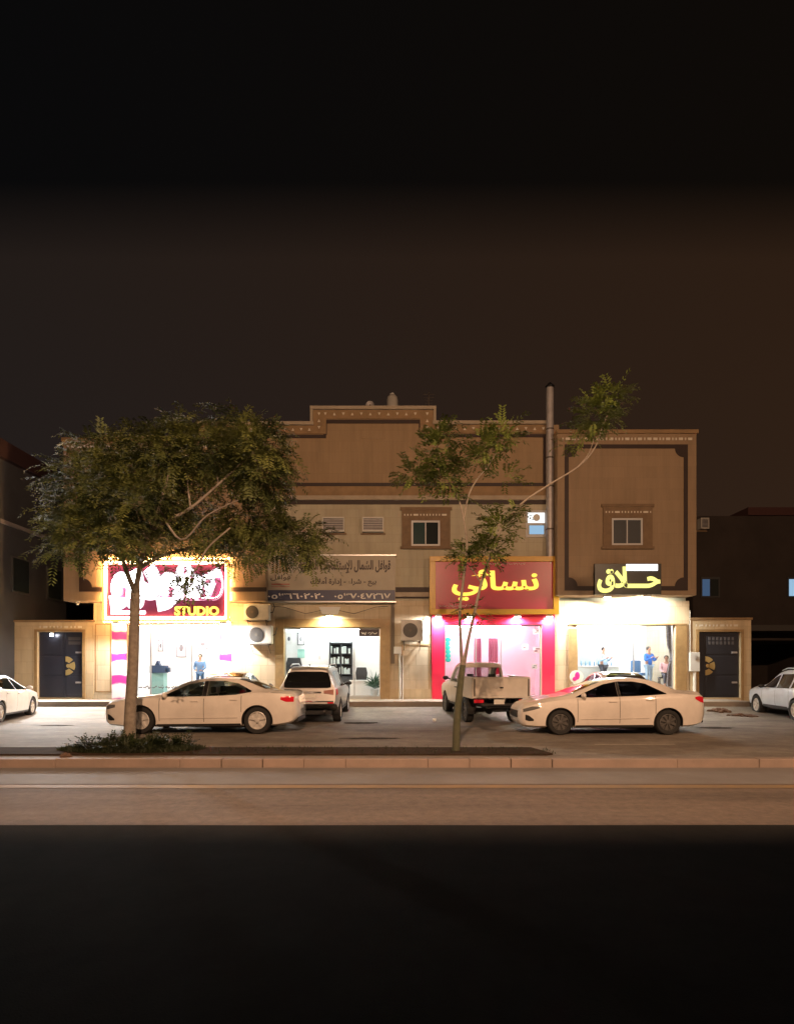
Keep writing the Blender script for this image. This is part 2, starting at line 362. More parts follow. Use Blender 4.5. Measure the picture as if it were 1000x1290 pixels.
# lower wall with its four shop openings
b = MB(); xs = [118] + [v for o in OPEN for v in (o[0], o[2])] + [868]
for i in range(0, len(xs), 2): b.box(PX(xs[i], FY), PX(xs[i+1], FY), FY, FY+.3, BOT, PZ(757, FY))
for x0, yt, x1 in OPEN: b.box(PX(x0, FY), PX(x1, FY), FY, FY+.3, PZ(yt, FY), PZ(757, FY))
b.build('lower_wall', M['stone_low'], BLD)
# body behind (upper floor and roof)
b = MB(); b.box(PX(118, FY), PX(868, FY), FY+.3, 35, PZ(757, FY)+.02, PZ(545, FY)); b.box(PX(118, FY), PX(118, FY)+.25, FY+.3, 35, BOT, PZ(757, FY)+.02)
b.box(PX(868, FY)-.25, PX(868, FY), FY+.3, 35, BOT, PZ(757, FY)+.02)
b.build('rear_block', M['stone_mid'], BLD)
b = MB(); fbox(b, 300, 634, 704, 757, FY, 0, .29); b.build('middle_wall', M['stone_mid'], BLD)
b = MB(); b.prism([(PX(250, FY), PZ(634, FY)), (PX(704, FY), PZ(634, FY)), (PX(704, FY), PZ(535, FY)), (PX(546, FY), PZ(535, FY)), (PX(546, FY), PZ(516, FY)), (PX(393, FY), PZ(516, FY)), (PX(393, FY), PZ(536, FY)), (PX(250, FY), PZ(536, FY))], 'y', FY+.005, FY+.3)
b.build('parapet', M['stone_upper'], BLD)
# coping that steps with the parapet
b = MB(); fbox(b, 249, 532, 395, 536, FY, .12, .35); fbox(b, 391, 512.5, 549, 516.5, FY, .12, .35); fbox(b, 545, 531, 692, 535, FY, .12, .35)
fbox(b, 391, 516.5, 394, 532, FY, .10, .3); fbox(b, 546, 516.5, 549, 531, FY, .10, .3)
b.build('coping', M['trim_pale'], BLD)
b = MB(); fbox(b, 251, 536.5, 411, 547, FY, .05); fbox(b, 395, 517, 411, 536.4, FY, .05); fbox(b, 411.1, 517, 529, 528, FY, .05)
fbox(b, 529.1, 517, 545.5, 546, FY, .05); fbox(b, 545.6, 535.5, 690, 546, FY, .05); b.build('frieze', M['trim_band'], BLD)
b = MB()
def tri(b, px, py, up, s=1.7, Y=FY, d=.062):
    k = 1 if up else -1
    b.prism([(PX(px-s, Y), PZ(py+k*s, Y)), (PX(px+s, Y), PZ(py+k*s, Y)), (PX(px, Y), PZ(py-k*s, Y))], 'y', Y-d, Y-d+.02)
for i in range(14): tri(b, 256+i*10.3, 541.5, i % 2)
for i in range(11): tri(b, 410+i*11.3, 522, i % 2)
for i in range(3): tri(b, 402, 522+i*8.5, i % 2); tri(b, 538, 522+i*8.5, i % 2)
for i in range(13): tri(b, 552+i*11, 540.5, i % 2)
b.build('inlay_pattern', M['white_inlay'], BLD)
b = MB(); fbox(b, 251, 548, 410.9, 552, FY, .03); fbox(b, 407.5, 529, 411.8, 547.9, FY, .031); fbox(b, 407.5, 529, 532, 533.5, FY, .033)
fbox(b, 527.5, 533.6, 532, 551, FY, .031); fbox(b, 532.1, 547, 690, 551, FY, .03); fbox(b, 684, 551.1, 688.5, 608, FY, .03)
fbox(b, 300, 608.5, 690, 613, FY, .04); fbox(b, 300, 630.5, 690, 635.5, FY, .03); b.build('dark_trim', M['trim_dark'], BLD)
b = MB(); fbox(b, 300, 613.1, 690, 625, FY, .06); b.build('string_course', M['trim_band'], BLD)
b = MB(); fbox(b, 300, 625.1, 690, 630.4, FY, .11); b.build('white_ledge', M['trim_pale'], BLD)
# faint carved panel high on the parapet
b = MB(); fbox(b, 455, 540, 486, 553, FY, .02); b.build('carved_panel', M['stone_upper'], BLD, bevel=.008)
# bands under the middle wall
b = MB(); fbox(b, 497, 740, 541, 746.5, FY, .04); fbox(b, 497, 752.2, 541, 754, FY, .05); b.build('lower_dark_trim', M['trim_dark'], BLD)
b = MB(); fbox(b, 497, 746.6, 541, 752, FY, .12); fbox(b, 332, 752, 540.8, 757, FY, .045) if False else None; b.build('lower_ledge', M['trim_pale'], BLD)
# ---- left bay
def bay(name, x0, y0, x1, y1, fr, corners, dots):
    b = MB(); b.box(PX(x0, BY), PX(x1, BY), BY, FY-.002 if x0 > 500 else FY-.002, PZ(y1, BY), PZ(y0, BY))
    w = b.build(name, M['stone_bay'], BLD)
    b = MB(); b.box(PX(x0-1.5, BY), PX(x1+1.5, BY), BY-.09, FY+.2, PZ(y0+3.5, BY), PZ(y0-1, BY)); b.build('bay_coping', M['trim_band'], w)
    L, T, Rr, B = fr; b = MB()
    fbox(b, L, T, L+5, B, BY, .025); fbox(b, L+5.01, T, Rr, T+5, BY, .025); fbox(b, L+5.01, B-5.5, Rr, B, BY, .025)
    if corners[1]: fbox(b, Rr-5, T+5.01, Rr-.01, B-5.51, BY, .0252)
    for (cx, cy, sx, sy, on) in ((L+5, T+5, 1, 1, corners[0]), (Rr-5, T+5, -1, 1, corners[1]), (L+5, B-5.5, 1, -1, corners[2]), (Rr-5, B-5.5, -1, -1, corners[1])):
        if on:
            n = 7; pts = [(PX(cx, BY), PZ(cy, BY))] + [(PX(cx+sx*11*math.cos(k/n*math.pi/2), BY), PZ(cy+sy*11*math.sin(k/n*math.pi/2), BY)) for k in range(n+1)]
            b.prism(pts, 'y', BY-.024, BY+.001)
    b.build('frame_trim', M['trim_dark'], w)
    b = MB(); q = random.Random(3)
    px = x0+6
    while px < x1-4:
        L2 = q.choice((1.6, 1.6, 5)); fbox(b, px, y0+8.5, px+L2, y0+11.5, BY, .03); px += L2+2.6
    b.build('inlay_pattern', M['white_inlay'], w)
    return w
LB = bay('overhanging_bay', 80, 553, 334, 757, (100, 574, 336, 745.5), (True, False, True), 1)
RB = bay('overhanging_bay', 702, 543, 877, 750, (711, 560, 866, 744), (True, True, True), 1)
# ---- upper windows
def window(parent, x0, y0, x1, y1, Y, sur=None, dots=None, panes=('dark_glass', 'dark_glass'), name='window'):
    b = MB()
    if sur:
        sx0, sy0, sx1, sy1 = sur
        fbox(b, sx0, sy0, x0-1, sy1, Y, .06); fbox(b, x1+1, sy0, sx1, sy1, Y, .06); fbox(b, x0-.99, sy0, x1+.99, y0-1, Y, .06); fbox(b, x0-.99, y1+1, x1+.99, sy1, Y, .06)
        fbox(b, sx0-2, sy1-3, sx1+2, sy1, Y, .10); fbox(b, sx0-2, sy0-2.5, sx1+2, sy0+1, Y, .09)
    else: fbox(b, x0-2, y0-2, x1+2, y0-.9, Y, .02)
    w = b.build(name, M['brown_frame'], parent)
    b = MB(); t = 1.3; mx = (x0+x1)/2
    for (a, c, d, e) in ((x0-1, y0-1, x0+t, y1+1), (x1-t, y0-1, x1+1, y1+1), (x0+t+.01, y0-1, x1-t-.01, y0+t), (x0+t+.01, y1-t, x1-t-.01, y1+1), (mx-t/2, y0+t+.01, mx+t/2, y1-t-.01)): fbox(b, a, c, d, e, Y, .035)
    b.build('frame', M['alu_paint'], w)
    for k, (a, c) in enumerate(((x0+t+.01, mx-t/2-.01), (mx+t/2+.01, x1-t-.01))):
        b = MB(); fbox(b, a, y0+t+.01, c, y1-t-.01, Y, .012+.004*k); b.build('pane', M[panes[k]], w)
    if dots:
        b = MB(); px = dots[0]; q = random.Random(4)
        while px < dots[1]: L2 = q.choice((1.5, 1.5, 6)); fbox(b, px, dots[2]-1.1, min(px+L2, dots[1]), dots[2]+1.1, Y, .068); px += L2+2.4
        b.build('inlay_pattern', M['white_inlay'], w)
    return w
M['pane_teal'] = mat('teal_window_glass', (.03, .055, .055), .08, spec=.7)
M['pane_grey'] = mat('grey_window_glass', (0.072, 0.076, 0.080), .12, spec=.7)
window(BLD, 519, 657, 553, 687, FY, (506, 642, 567, 692), (509, 564, 649), ('pane_teal', 'dark_glass'))
window(RB, 771, 654, 808, 686, BY, (759, 638, 821, 692), (762, 819, 645.5), ('pane_grey', 'pane_grey'))
# small lit window with an exhaust fan in its upper half
b = MB(); fbox(b, 662, 643, 690, 646, FY, .03); fbox(b, 662, 674, 690, 677, FY, .05); fbox(b, 662, 646.01, 664.5, 673.99, FY, .03); fbox(b, 686, 646.01, 690, 673.99, FY, .03); fbox(b, 664.51, 659, 685.99, 661.4, FY, .03)
w = b.build('lit_window', M['alu_paint'], BLD)
b = MB(); fbox(b, 664.6, 646.1, 685.9, 658.9, FY, .012); b.build('pane', M['lit_white'], w)
b = MB(); fbox(b, 666.6, 662, 685, 673, FY, .012); b.build('pane', M['lit_blue'], w)
b = MB(); c = (PX(675.5, FY), FY-.02, PZ(652.3, FY)); b.lathe([(.15, -.03), (.15, 0), (.10, 0)], 18, 'y', c); 
b.build('exhaust_fan', M['box_grey'], w)

# ---- shop interiors
def room(x0, x1, yt, wallm, depth, floor_z, name='shop_room'):
    X0, X1, top = PX(x0, FY)-.6, PX(x1, FY)+.6, PZ(yt, FY)+.25
    b = MB(); y0, y1 = FY+.3, FY+depth
    b.box(X0-.1, X0, y0, y1, floor_z-.1, top); b.box(X1, X1+.1, y0, y1, floor_z-.1, top); b.box(X0-.1, X1+.1, y1, y1+.1, floor_z-.1, top)
    b.box(X0-.1, X1+.1, y0, y1+.1, top, top+.1); r = b.build(name, wallm, BLD)
    b = MB(); b.box(X0, X1, y0-.05, y1, floor_z-.12, floor_z); b.build('shop_floor', M['room_floor'], r)
    return X0, X1, y1, top
studio = room(160, 277, 782, M['room'], 3.6, .46)
office = room(358, 479, 791, M['room'], 3.6, .46)
ladies = room(560, 682, 787, M['room_pink'], 3.6, .46)
barber = room(727, 850, 787, M['room'], 3.6, .95)
def tubes(rm, n, matn, label, cat='ceiling light'):
    X0, X1, y1, top = rm
    for k in range(n):
        yy = FY+.8 + (y1-FY-1.2)*k/max(1, n-1)
        xm = (X0+X1)/2; L = (X1-X0)*.36
        t = thing('ceiling_light', label[k], cat, (xm, yy, top), group=None)
        b = MB(); b.box(-L, L, -.06, .06, -.05, 0); b.build('fitting', M['ac_white'], t)
        b = MB(); b.tube([(-L*.97, 0, -.08), (L*.97, 0, -.08)], .03, 8); b.build('tube', M[matn], t)
rooms_where = ['inside the left photo studio', 'inside the middle office', 'inside the pink ladies shop', 'inside the barber shop']
for rm, mt, wh in zip((studio, office, ladies, barber), ('tube_studio', 'tube', 'tube_pink', 'tube_studio'), rooms_where):
    tubes(rm, 2, mt, ['fluorescent tube light on the ceiling near the glass ' + wh, 'fluorescent tube light on the ceiling at the back ' + wh])

def storefront(x0, yt, x1, mull, frame='alu', bottom=None, t=1.2):
    yb = HY + (CAMZ-BOT)*FPX/FY; b = MB(); Y = FY+.16
    X0, X1, Z1, Z0 = PX(x0, FY), PX(x1, FY), PZ(yt, FY), BOT
    w = .045
    b.box(X0, X0+w, Y-.04, Y+.04, Z0, Z1); b.box(X1-w, X1, Y-.04, Y+.04, Z0, Z1); b.box(X0+w, X1-w, Y-.04, Y+.04, Z1-w, Z1); b.box(X0+w, X1-w, Y-.04, Y+.04, Z0, Z0+.12)
    for m_ in mull: b.box(PX(m_, FY)-.02, PX(m_, FY)+.02, Y-.038, Y+.038, Z0+.12, Z1-w)
    f = b.build('shop_window', M[frame], BLD)
    b = MB(); b.box(X0+w, X1-w, Y-.005, Y+.005, Z0+.12, Z1-w); b.build('pane', M['glass'], f)
    return f
SF1 = storefront(160, 782, 277, (188, 240))
SF2 = storefront(358, 791, 479, (446,))
SF3 = storefront(560, 787, 682, (600, 632))
SF4 = storefront(727, 787, 850, (800,))

# surrounds
b = MB(); fbox(b, 347, 780, 357.9, 882, FY, .10); fbox(b, 479.1, 780, 491, 882, FY, .10); fbox(b, 358, 780, 479, 790.5, FY, .098); b.build('shop_surround', M['tan_frame'], BLD)
b = MB(); fbox(b, 716, 792, 726.9, 884, FY, .08); fbox(b, 850.1, 788, 864, 884, FY, .08); fbox(b, 716, 786, 864, 787.5, FY, .09) ; b.build('shop_surround', M['tan_frame'], BLD)
b = MB(); fbox(b, 544, 772, 559.9, 883, FY, .10); fbox(b, 682.1, 772, 698, 883, FY, .10); fbox(b, 560, 772, 682, 787, FY, .098); b.build('red_surround', M['red_clad'], BLD)
# studio pilasters with magenta pattern
pm = mat('magenta_pattern', (.80, .74, .76), .5)
nt = pm.node_tree; bb = nt.nodes['Principled BSDF']; tc = nt.nodes.new('ShaderNodeTexCoord'); vr = nt.nodes.new('ShaderNodeTexWave'); vr.wave_type = 'BANDS'; vr.bands_direction = 'Z'; vr.inputs['Scale'].default_value = .335; vr.inputs['Distortion'].default_value = 1.6; vr.inputs['Detail'].default_value = 3; vr.inputs['Detail Scale'].default_value = 3; vr.inputs['Phase Offset'].default_value = 1.2
nt.links.new(tc.outputs['Object'], vr.inputs['Vector']); rp = nt.nodes.new('ShaderNodeValToRGB'); rp.color_ramp.elements[0].color = (.80, .70, .76, 1); rp.color_ramp.elements[1].color = (.42, .03, .25, 1)
rp.color_ramp.elements[0].position = .55; rp.color_ramp.elements[1].position = .80
nt.links.new(vr.outputs['Fac'], rp.inputs[0]); nt.links.new(rp.outputs[0], bb.inputs['Base Color'])
for a, c in ((142, 159.9), (277.1, 292)): b = MB(); fbox(b, a, 783, c, 883, FY, .08); b.build('patterned_pilaster', pm, BLD)
b = MB(); fbox(b, 160, 782.2, 277, 787.5, FY, .06); b.build('red_lintel', M['red_clad'], BLD)
# wall panel mouldings
for (a, c, d, e) in ((120, 786, 140, 872), (506, 812, 541, 870)):
    b = MB()
    for q in ((a, c, d, c+1.2), (a, e-1.2, d, e), (a, c+1.21, a+1.2, e-1.21), (d-1.2, c+1.21, d, e-1.21)): fbox(b, *q, FY, .02)
    b.build('panel_moulding', M['tan_frame'], BLD)
for a, c in ((292.2, 346.8), (491.2, 543.8), (698.2, 715.8)): b = MB(); fbox(b, a, 868, c, 881, FY, .05); b.build('plinth', M['stone_gate'], BLD)
b = MB(); fbox(b, 492.5, 757.5, 497, 836, FY, .09); b.build('shadow_gap_strip', mat('shadow_gap_brown', (.10, .075, .05), .6), BLD)  # dark strip standing in for a shadow gap beside the signboard
b = MB(); fbox(b, 292.2, 757.6, 492, 759.6, FY, .03); b.build('duct_moulding', M['tan_frame'], BLD)

# ------------------------------------------------------------------ SIGNS
# studio sign
SY = BY-.16
SYB = SY
st = thing('shop_sign', 'glaring red and purple shop sign with neon border and white letters behind the tree', 'sign', (0, 0, 0))
b = MB(); b.box(PX(131, SY), PX(287, SY), SY-.12, SY, PZ(781, SY), PZ(706, SY)); b.build('panel', M['red_acm'], st)
Y = SY-.13
b = MB(); fbox(b, 136, 711, 282, 776, Y, 0, .008); b.build('purple_field', M['purple_panel'], st)
b = MB(); z = [(133.5, 709), (284.5, 709), (284.5, 778.5), (133.5, 778.5), (133.5, 709)]
b.tube([(PX(x_, Y), Y-.03, PZ(y_, Y)) for x_, y_ in z], .06, 8); b.build('neon_border', M['neon'], st)
b = MB(); z = [(130, 704), (288, 704), (288, 783), (130, 783), (130, 704)]
b.tube([(PX(x_, SY), BY-.07, PZ(y_, SY)) for x_, y_ in z], .035, 8); b.build('added_halo_light', emis('added_halo_glow', (1, .56, .20), 210), st)  # glow tube added behind the sign to brighten the bay wall
text('lettering', arabic('ستوديو'), M['letter_white'], (139, 711, 280, 769), Y-.05, st, .05, .07)
text('letter_glare', arabic('ستوديو'), emis('painted_letter_glare', (1, .90, .98), 2.2), (137, 709.5, 282, 771), Y-.01, st, .03, .13)  # wider glowing copy that imitates glare around the letters
b = MB()
for q_ in ((129, 704, 289, 708.5), (129, 778, 289, 783), (129, 708.6, 134.5, 777.9), (283.5, 708.6, 289, 777.9)): fbox(b, *q_, Y-.005, .012, .05)
b.build('halo_band', emis('painted_orange_halo', (1, .42, .09), 3.2), st)  # glowing band that imitates the orange halo around the neon
text('latin_lettering', 'STUDIO', M['letter_studio_yellow'], (220, 764, 276, 775.5), Y-.012, st, .04, .035)
b = MB(); fbox(b, 140, 770, 183, 773.5, Y, .02); b.build('white_strip', M['letter_white'], st)
# office sign
OY = FY-.30
os_ = thing('shop_sign', 'cream signboard with dark Arabic lettering and navy strip of phone numbers', 'sign', (0, 0, 0))
b = MB(); b.box(PX(331, OY), PX(498, OY), OY, FY-.05, PZ(757.5, OY), PZ(700, OY)); b.build('panel', M['sign_cream'], os_)
b = MB(); fbox(b, 331.5, 743.5, 497.5, 756.8, OY, .012); b.build('navy_strip', M['sign_navy'], os_)
b = MB(); fbox(b, 330, 698.8, 499, 700, OY, .02, .25); fbox(b, 330, 757.5, 499, 759, OY, .02, .2); b.build('rim', M['alu'], os_)
text('lettering', arabic('قوافل الشمال للإستثمارات العقارية'), M['ink'], (376, 705.5, 492, 722.5), OY, os_, .015, .032)
text('lettering', arabic('بيع - شراء - إدارة أملاك'), M['ink'], (391, 727, 474, 739), OY, os_, .015, .022)
text('phone_number', '٠٥٣٦٦٠٢٠٢٠', M['ink_white'], (337, 746.5, 408, 754.5), OY-.012, os_, .012, .02)
text('phone_number', '٠٥٣٧٠٤٧٢٦٧', M['ink_white'], (421, 746.5, 492, 754.5), OY-.012, os_, .012, .02)
text('logo_text', arabic('قوافل'), M['ink'], (341, 724, 366, 732), OY, os_, .012, .01)
b = MB()
for k, h in enumerate((9, 13, 17, 12, 15)): fbox(b, 343+k*4.4, 722-h, 345.4+k*4.4, 722, OY, .012)
b.build('logo_towers', M['tan_frame'], os_)
b = MB(); fbox(b, 342, 735.5, 365, 736.7, OY, .012); fbox(b, 342, 739, 365, 739.6, OY, .012); b.build('logo_line', M['ink_red'], os_)
# ladies sign
WY = FY-.42
ws = thing('shop_sign', 'large red sign in a yellow frame with glowing yellow Arabic word', 'sign', (0, 0, 0))
b = MB(); b.box(PX(548, WY), PX(697, WY), WY+.02, FY-.12, PZ(768, WY), PZ(707, WY)); b.build('panel', M['red_acm'], ws)
b = MB()
for q in ((541, 701, 704, 707.5), (541, 767.5, 704, 774), (541, 707.51, 548.5, 767.49), (696.5, 707.51, 704, 767.49)): fbox(b, *q, WY, .05, .26)
b.build('frame', M['yellow_frame'], ws, bevel=.01)
text('lettering', arabic('نسائي'), M['letter_yellow'], (569, 718, 678, 757), WY-.01, ws, .06, .025)
scribble('small_script', M['ink_white'], (612, 708.6, 660, 712), WY+.02, ws, 3, .014)
scribble('small_script', M['ink_white'], (553, 761.5, 600, 765), WY+.02, ws, 4, .014)
# barber sign
KY = BY-.14
bs = thing('shop_sign', 'black signboard with glowing pale yellow Arabic word over the right shop', 'sign', (0, 0, 0))
b = MB(); b.box(PX(749, KY), PX(833, KY), KY, BY-.03, PZ(749, KY), PZ(710, KY)); b.build('panel', M['sign_black'], bs, bevel=.01)
text('lettering', arabic('حـــلاق'), M['letter_pale'], (752, 714, 831, 747), KY-.01, bs, .05, .035)
b = MB(); fbox(b, 788.5, 711, 828, 719, KY, .035); b.build('lit_strip', M['box_white'], bs, bevel=.01)

# ------------------------------------------------------------------ FLOODLIGHTS on the shop fronts
def spot(name, loc, target, power, col, size=110, blend=.8, rad=.06):
    l = bpy.data.lights.new(name, 'SPOT'); l.energy = power; l.color = col; l.spot_size = R(size); l.spot_blend = blend; l.shadow_soft_size = rad
    o = bpy.data.objects.new(name, l); COL.objects.link(o); o.location = loc
    o.rotation_euler = (Vector(target) - Vector(loc)).to_track_quat('-Z', 'Y').to_euler(); return o
def flood(px, py, Y, label, matn, power, col, aim=(0, .9, -2.2), size=165):
    t = thing('flood_light', label, 'floodlight', (PX(px, Y), Y, PZ(py, Y)), group=None)
    b = MB(); b.box(-.14, .14, -.05, .05, 0, .09); b.build('housing', M['ac_white'], t, bevel=.01)
    b = MB(); b.box(-.12, .12, -.045, .045, -.012, -.001); b.build('lens', M[matn], t)
    b = MB(); b.tube([(0, 0, .09), (0, .15, .12), (0, .3, .12)], .012, 6); b.build('bracket', M['rust'], t)
    p = t.location
    s = spot('flood_lamp', (p.x, p.y, p.z-.03), (p.x+aim[0], p.y+aim[1], p.z+aim[2]), power, col, size, .4, .1)
    s.parent = t; s.location = (0, 0, -.03)
    return t
flood(765, 752.5, KY-.02, 'white floodlight under the left end of the black barber sign', 'flood', 1500, (1, .95, .78), (-.7, .2, -2), 160)
flood(815, 752.5, KY-.02, 'white floodlight under the right end of the black barber sign', 'flood', 1300, (1, .97, .85), (0, 1.9, -1.7), 150)
for px, nm in ((552, 'left end'), (592, 'left of the middle'), (652, 'right of the middle'), (692, 'right end')):
    flood(px, 777, WY+.1, 'white floodlight below the red and yellow sign, ' + nm, 'flood', {552: 900, 692: 480}.get(px, 520), (1, .95, .92), ({552: -.5, 692: .5}.get(px, 0), .5, -2))
t = flood(415, 776, OY-.1, 'warm floodlight hanging under the cream signboard', 'bulb_warm', 700, (1, .92, .60), (0, .7, -1.6))
b = MB(); b.prism([(-.45, .38), (.45, .38), (.33, .08), (-.30, .08)], 'y', .09, .13); b.build('back_plate', M['box_grey'], t)
b = MB()
for sx in (-1, 1): b.tube([(sx*.3, .1, .25), (sx*1.0, .12, .10), (sx*1.9, .15, .38), (sx*2.4, .2, .42)], .012, 6)
b.build('cable', M['black'], t)
for px, nm in ((146, 'left'), (281, 'right')):
    flood(px, 786, SY-.1, 'white floodlight under the ' + nm + ' end of the neon studio sign', 'flood', 900 if nm == 'left' else 1300, (1, .97, .93), (-.5 if nm == 'left' else .2, -.9 if nm == 'left' else .5, -2))
# small lamp under the left bay corner
t = thing('bulb_lamp', 'small round lamp under the corner of the left overhanging bay', 'lamp', (PX(98, BY+.3), BY+.3, PZ(757, BY)))
b = MB(); b.lathe([(.05, -.04), (.06, 0)], 12, 'z'); b.build('base', M['box_grey'], t)
b = MB(); b.ball((0, 0, -.09), .06); b.build('bulb', M['ac_white'], t, 40)

# ------------------------------------------------------------------ AIR CONDITIONERS
def outdoor_unit(px0, py0, px1, py1, label, fan_left=True, group='outdoor air conditioner units'):
    Y = FY-.5; X0, X1, Z1, Z0 = PX(px0, Y), PX(px1, Y), PZ(py0, Y), PZ(py1, Y); w, h = X1-X0, Z1-Z0
    t = thing('outdoor_unit', label, 'air conditioner', ((X0+X1)/2, Y+.2, Z0), group=group)
    b = MB(); b.box(-w/2, w/2, -.2, .16, .03, h); b.build('casing', M['ac_white'], t, bevel=.02)
    r = min(h*.39, w*.33); cx = -w/2+r+.08; cz = h/2+.01
    b = MB(); b.lathe([(r, -.203), (r*.99, -.222), (r*.93, -.222)], 28, 'y', (cx, 0, cz)); g = b.build('fan_grille', M['ac_dark'], t, 30)
    b = MB()
    for k in range(4): b.lathe([(r*(.3+.17*k), -.232), (r*(.3+.17*k)+.008, -.232), (r*(.3+.17*k)+.008, -.228), (r*(.3+.17*k), -.228)], 20, 'y', (cx, 0, cz), True)
    b.lathe([(r*.2, -.24), (r*.2, -.228)], 14, 'y', (cx, 0, cz)); b.build('guard_ring', M['rust'], g)
    b = MB()
    for sx in (-.36, .36):
        b.box(sx*w-.02, sx*w+.02, -.22, .30, -.02, .03)
        b.tube([(sx*w, -.15, -.02), (sx*w, .29, -.35)], .015, 6)
    b.box(-w*.4, w*.4, -.24, -.2, -.03, 0); b.build('bracket', M['rust'], t)
    b = MB(); b.tube([(w/2-.01, .05, h*.5), (w/2+.10, .08, h*.55), (w/2+.14, .2, h*.9), (w/2+.05, .3, h*1.15)], .018, 6); b.build('pipe', M['black'], t)
    return t
outdoor_unit(307, 761, 339, 782, 'upper of the two stacked air conditioner units left of the office window')
outdoor_unit(311, 788, 342, 812, 'lower of the two stacked air conditioner units left of the office window')
outdoor_unit(505, 781, 533, 808, 'air conditioner unit on the wall between office and red ladies shop')
def window_ac(px0, py0, px1, py1, label, Y=FY, d=.28, group='window air conditioners in the upper wall'):
    X0, X1, Z1, Z0 = PX(px0, Y), PX(px1, Y), PZ(py0, Y), PZ(py1, Y); w, h = X1-X0, Z1-Z0
    t = thing('window_air_conditioner', label, 'air conditioner', ((X0+X1)/2, Y, Z0), group=group)
    b = MB()
    for q in ((-w/2-.04, w/2+.04, -.05, 0), (-w/2-.04, w/2+.04, h, h+.05), (-w/2-.04, -w/2, .001, h-.001), (w/2, w/2+.04, .001, h-.001)): b.box(q[0], q[1], -d, .02, q[2], q[3])
    b.build('casing', M['ac_white'], t)
    b = MB(); b.box(-w/2, w/2, -d+.06, .02, 0, h); b.build('coil', M['ac_dark'], t)
    b = MB()
    for k in range(7): b.box(-w/2+.01, w/2-.01, -d+.035, -d+.055, h*(k+.5)/7-.012, h*(k+.5)/7+.012)
    b.build('louvre', M['grey_metal'], t)
    b = MB(); b.box(-w/2-.12, w/2+.12, -.06, 0, -.13, -.06); b.build('sill', M['brown_frame'], t)
    return t
window_ac(408, 655, 433, 670, 'window air conditioner beside the crown of the large tree')
window_ac(458, 655, 482, 670, 'window air conditioner left of the brown framed upper window')
# flue pipe
fx = PX(692.5, FY-.25)
t = thing('flue_pipe', 'tall grey sheet metal flue rising past the roof right of the red sign', 'flue', (fx, FY-.25, PZ(712, FY)))
b = MB(); zt = PZ(489, FY-.25)-t.location.z; b.tube([(0, 0, 0), (0, 0, zt)], .155, 16); b.build('pipe', M['grey_metal'], t, 40)
b = MB()
for py in (541, 577, 613, 667): zz = PZ(py, FY-.25)-t.location.z; b.lathe([(.155, zz-.03), (.168, zz-.02), (.168, zz+.02), (.155, zz+.03)], 16, 'z')
b.build('joint_band', M['rust'], t, 40)
b = MB(); b.lathe([(.15, zt), (.15, zt+.06), (.19, zt+.08), (.04, zt+.24)], 14, 'z'); b.build('cowl', M['black'], t, 40)
b = MB()
for py in (600, 680): zz = PZ(py, FY-.25)-t.location.z; b.box(-.02, .02, .15, .24, zz-.02, zz+.02)
b.build('bracket', M['rust'], t)
# roof things
t = thing('water_tank', 'pale domed water tank on the roof behind the raised parapet', 'water tank', (PX(494, 29), 29, PZ(545, FY)))
ht = PZ(497, 29)-t.location.z
b = MB(); b.lathe([(.29, 0), (.29, ht-.30), (.26, ht-.15), (.16, ht-.04), (.04, ht)], 20, 'z'); b.build('shell', M['ac_white'], t, 40)
b = MB(); b.lathe([(.12, ht-.02), (.12, ht+.04)], 12, 'z'); b.build('lid', M['box_grey'], t)
t = thing('antenna', 'thin roof antenna mast right of the raised parapet', 'antenna', (PX(540, 27), 27, PZ(545, FY)))
hh = PZ(494, 27)-t.location.z
b = MB(); b.tube([(0, 0, 0), (0, 0, hh)], .02, 6); b.build('mast', M['rust'], t)
b = MB()
for k in range(4): b.tube([(-.28+.04*k, 0, hh-.1-.14*k), (.28-.04*k, 0, hh-.1-.14*k)], .010, 5)
b.build('rod', M['rust'], t)
t = thing('satellite_dish', 'grey satellite dish on the roof left of the domed tank', 'satellite dish', (PX(466, 27), 27, PZ(545, FY)))
hh = PZ(504, 27)-t.location.z
b = MB(); b.tube([(0, 0, 0), (0, 0, hh-.2)], .03, 6); b.build('mast', M['rust'], t)
b = MB(); b.lathe([(.02, .06), (.11, .04), (.18, -.01), (.20, -.04), (.18, -.03), (.11, .02), (.02, .04)], 20, 'y', (0, 0, hh-.25)); b.build('dish', M['grey_metal'], t, 40)
# meter boxes and conduit
t = thing('meter_box', 'small grey junction box with white conduit left of the red shop', 'electric box', (PX(501, FY), FY, FLOOR))
b = MB(); b.box(-.16, .16, -.14, 0, PZ(824, FY)-FLOOR, PZ(815, FY)-FLOOR); b.build('box', M['box_grey'], t, bevel=.01)
b = MB(); b.tube([(.08, -.07, PZ(824, FY)-FLOOR), (.10, -.07, 1.0), (.10, -.07, .0)], .04, 8); b.tube([(.2, -.06, PZ(826, FY)-FLOOR), (.2, -.06, 0)], .025, 8); b.build('conduit', M['ac_white'], t, 40)
t = thing('meter_box', 'grey electric meter box on a white pipe left of the right gate', 'electric box', (PX(873, FY), FY, FLOOR))
b = MB(); b.box(-.2, .2, -.16, 0, PZ(846, FY)-FLOOR, PZ(822, FY)-FLOOR); b.build('box', M['box_grey'], t, bevel=.015)
b = MB(); b.lathe([(.09, -.19), (.09, -.16)], 14, 'y', (.03, 0, PZ(829, FY)-FLOOR)); b.build('meter_dial', M['glass'], t)
b = MB(); b.tube([(.02, -.08, PZ(846, FY)-FLOOR), (.02, -.08, 0)], .07, 8); b.tube([(-.16, -.05, PZ(757, FY)-FLOOR-.4), (-.15, -.05, PZ(822, FY)-FLOOR)], .02, 6); b.build('conduit', M['ac_white'], t, 40)

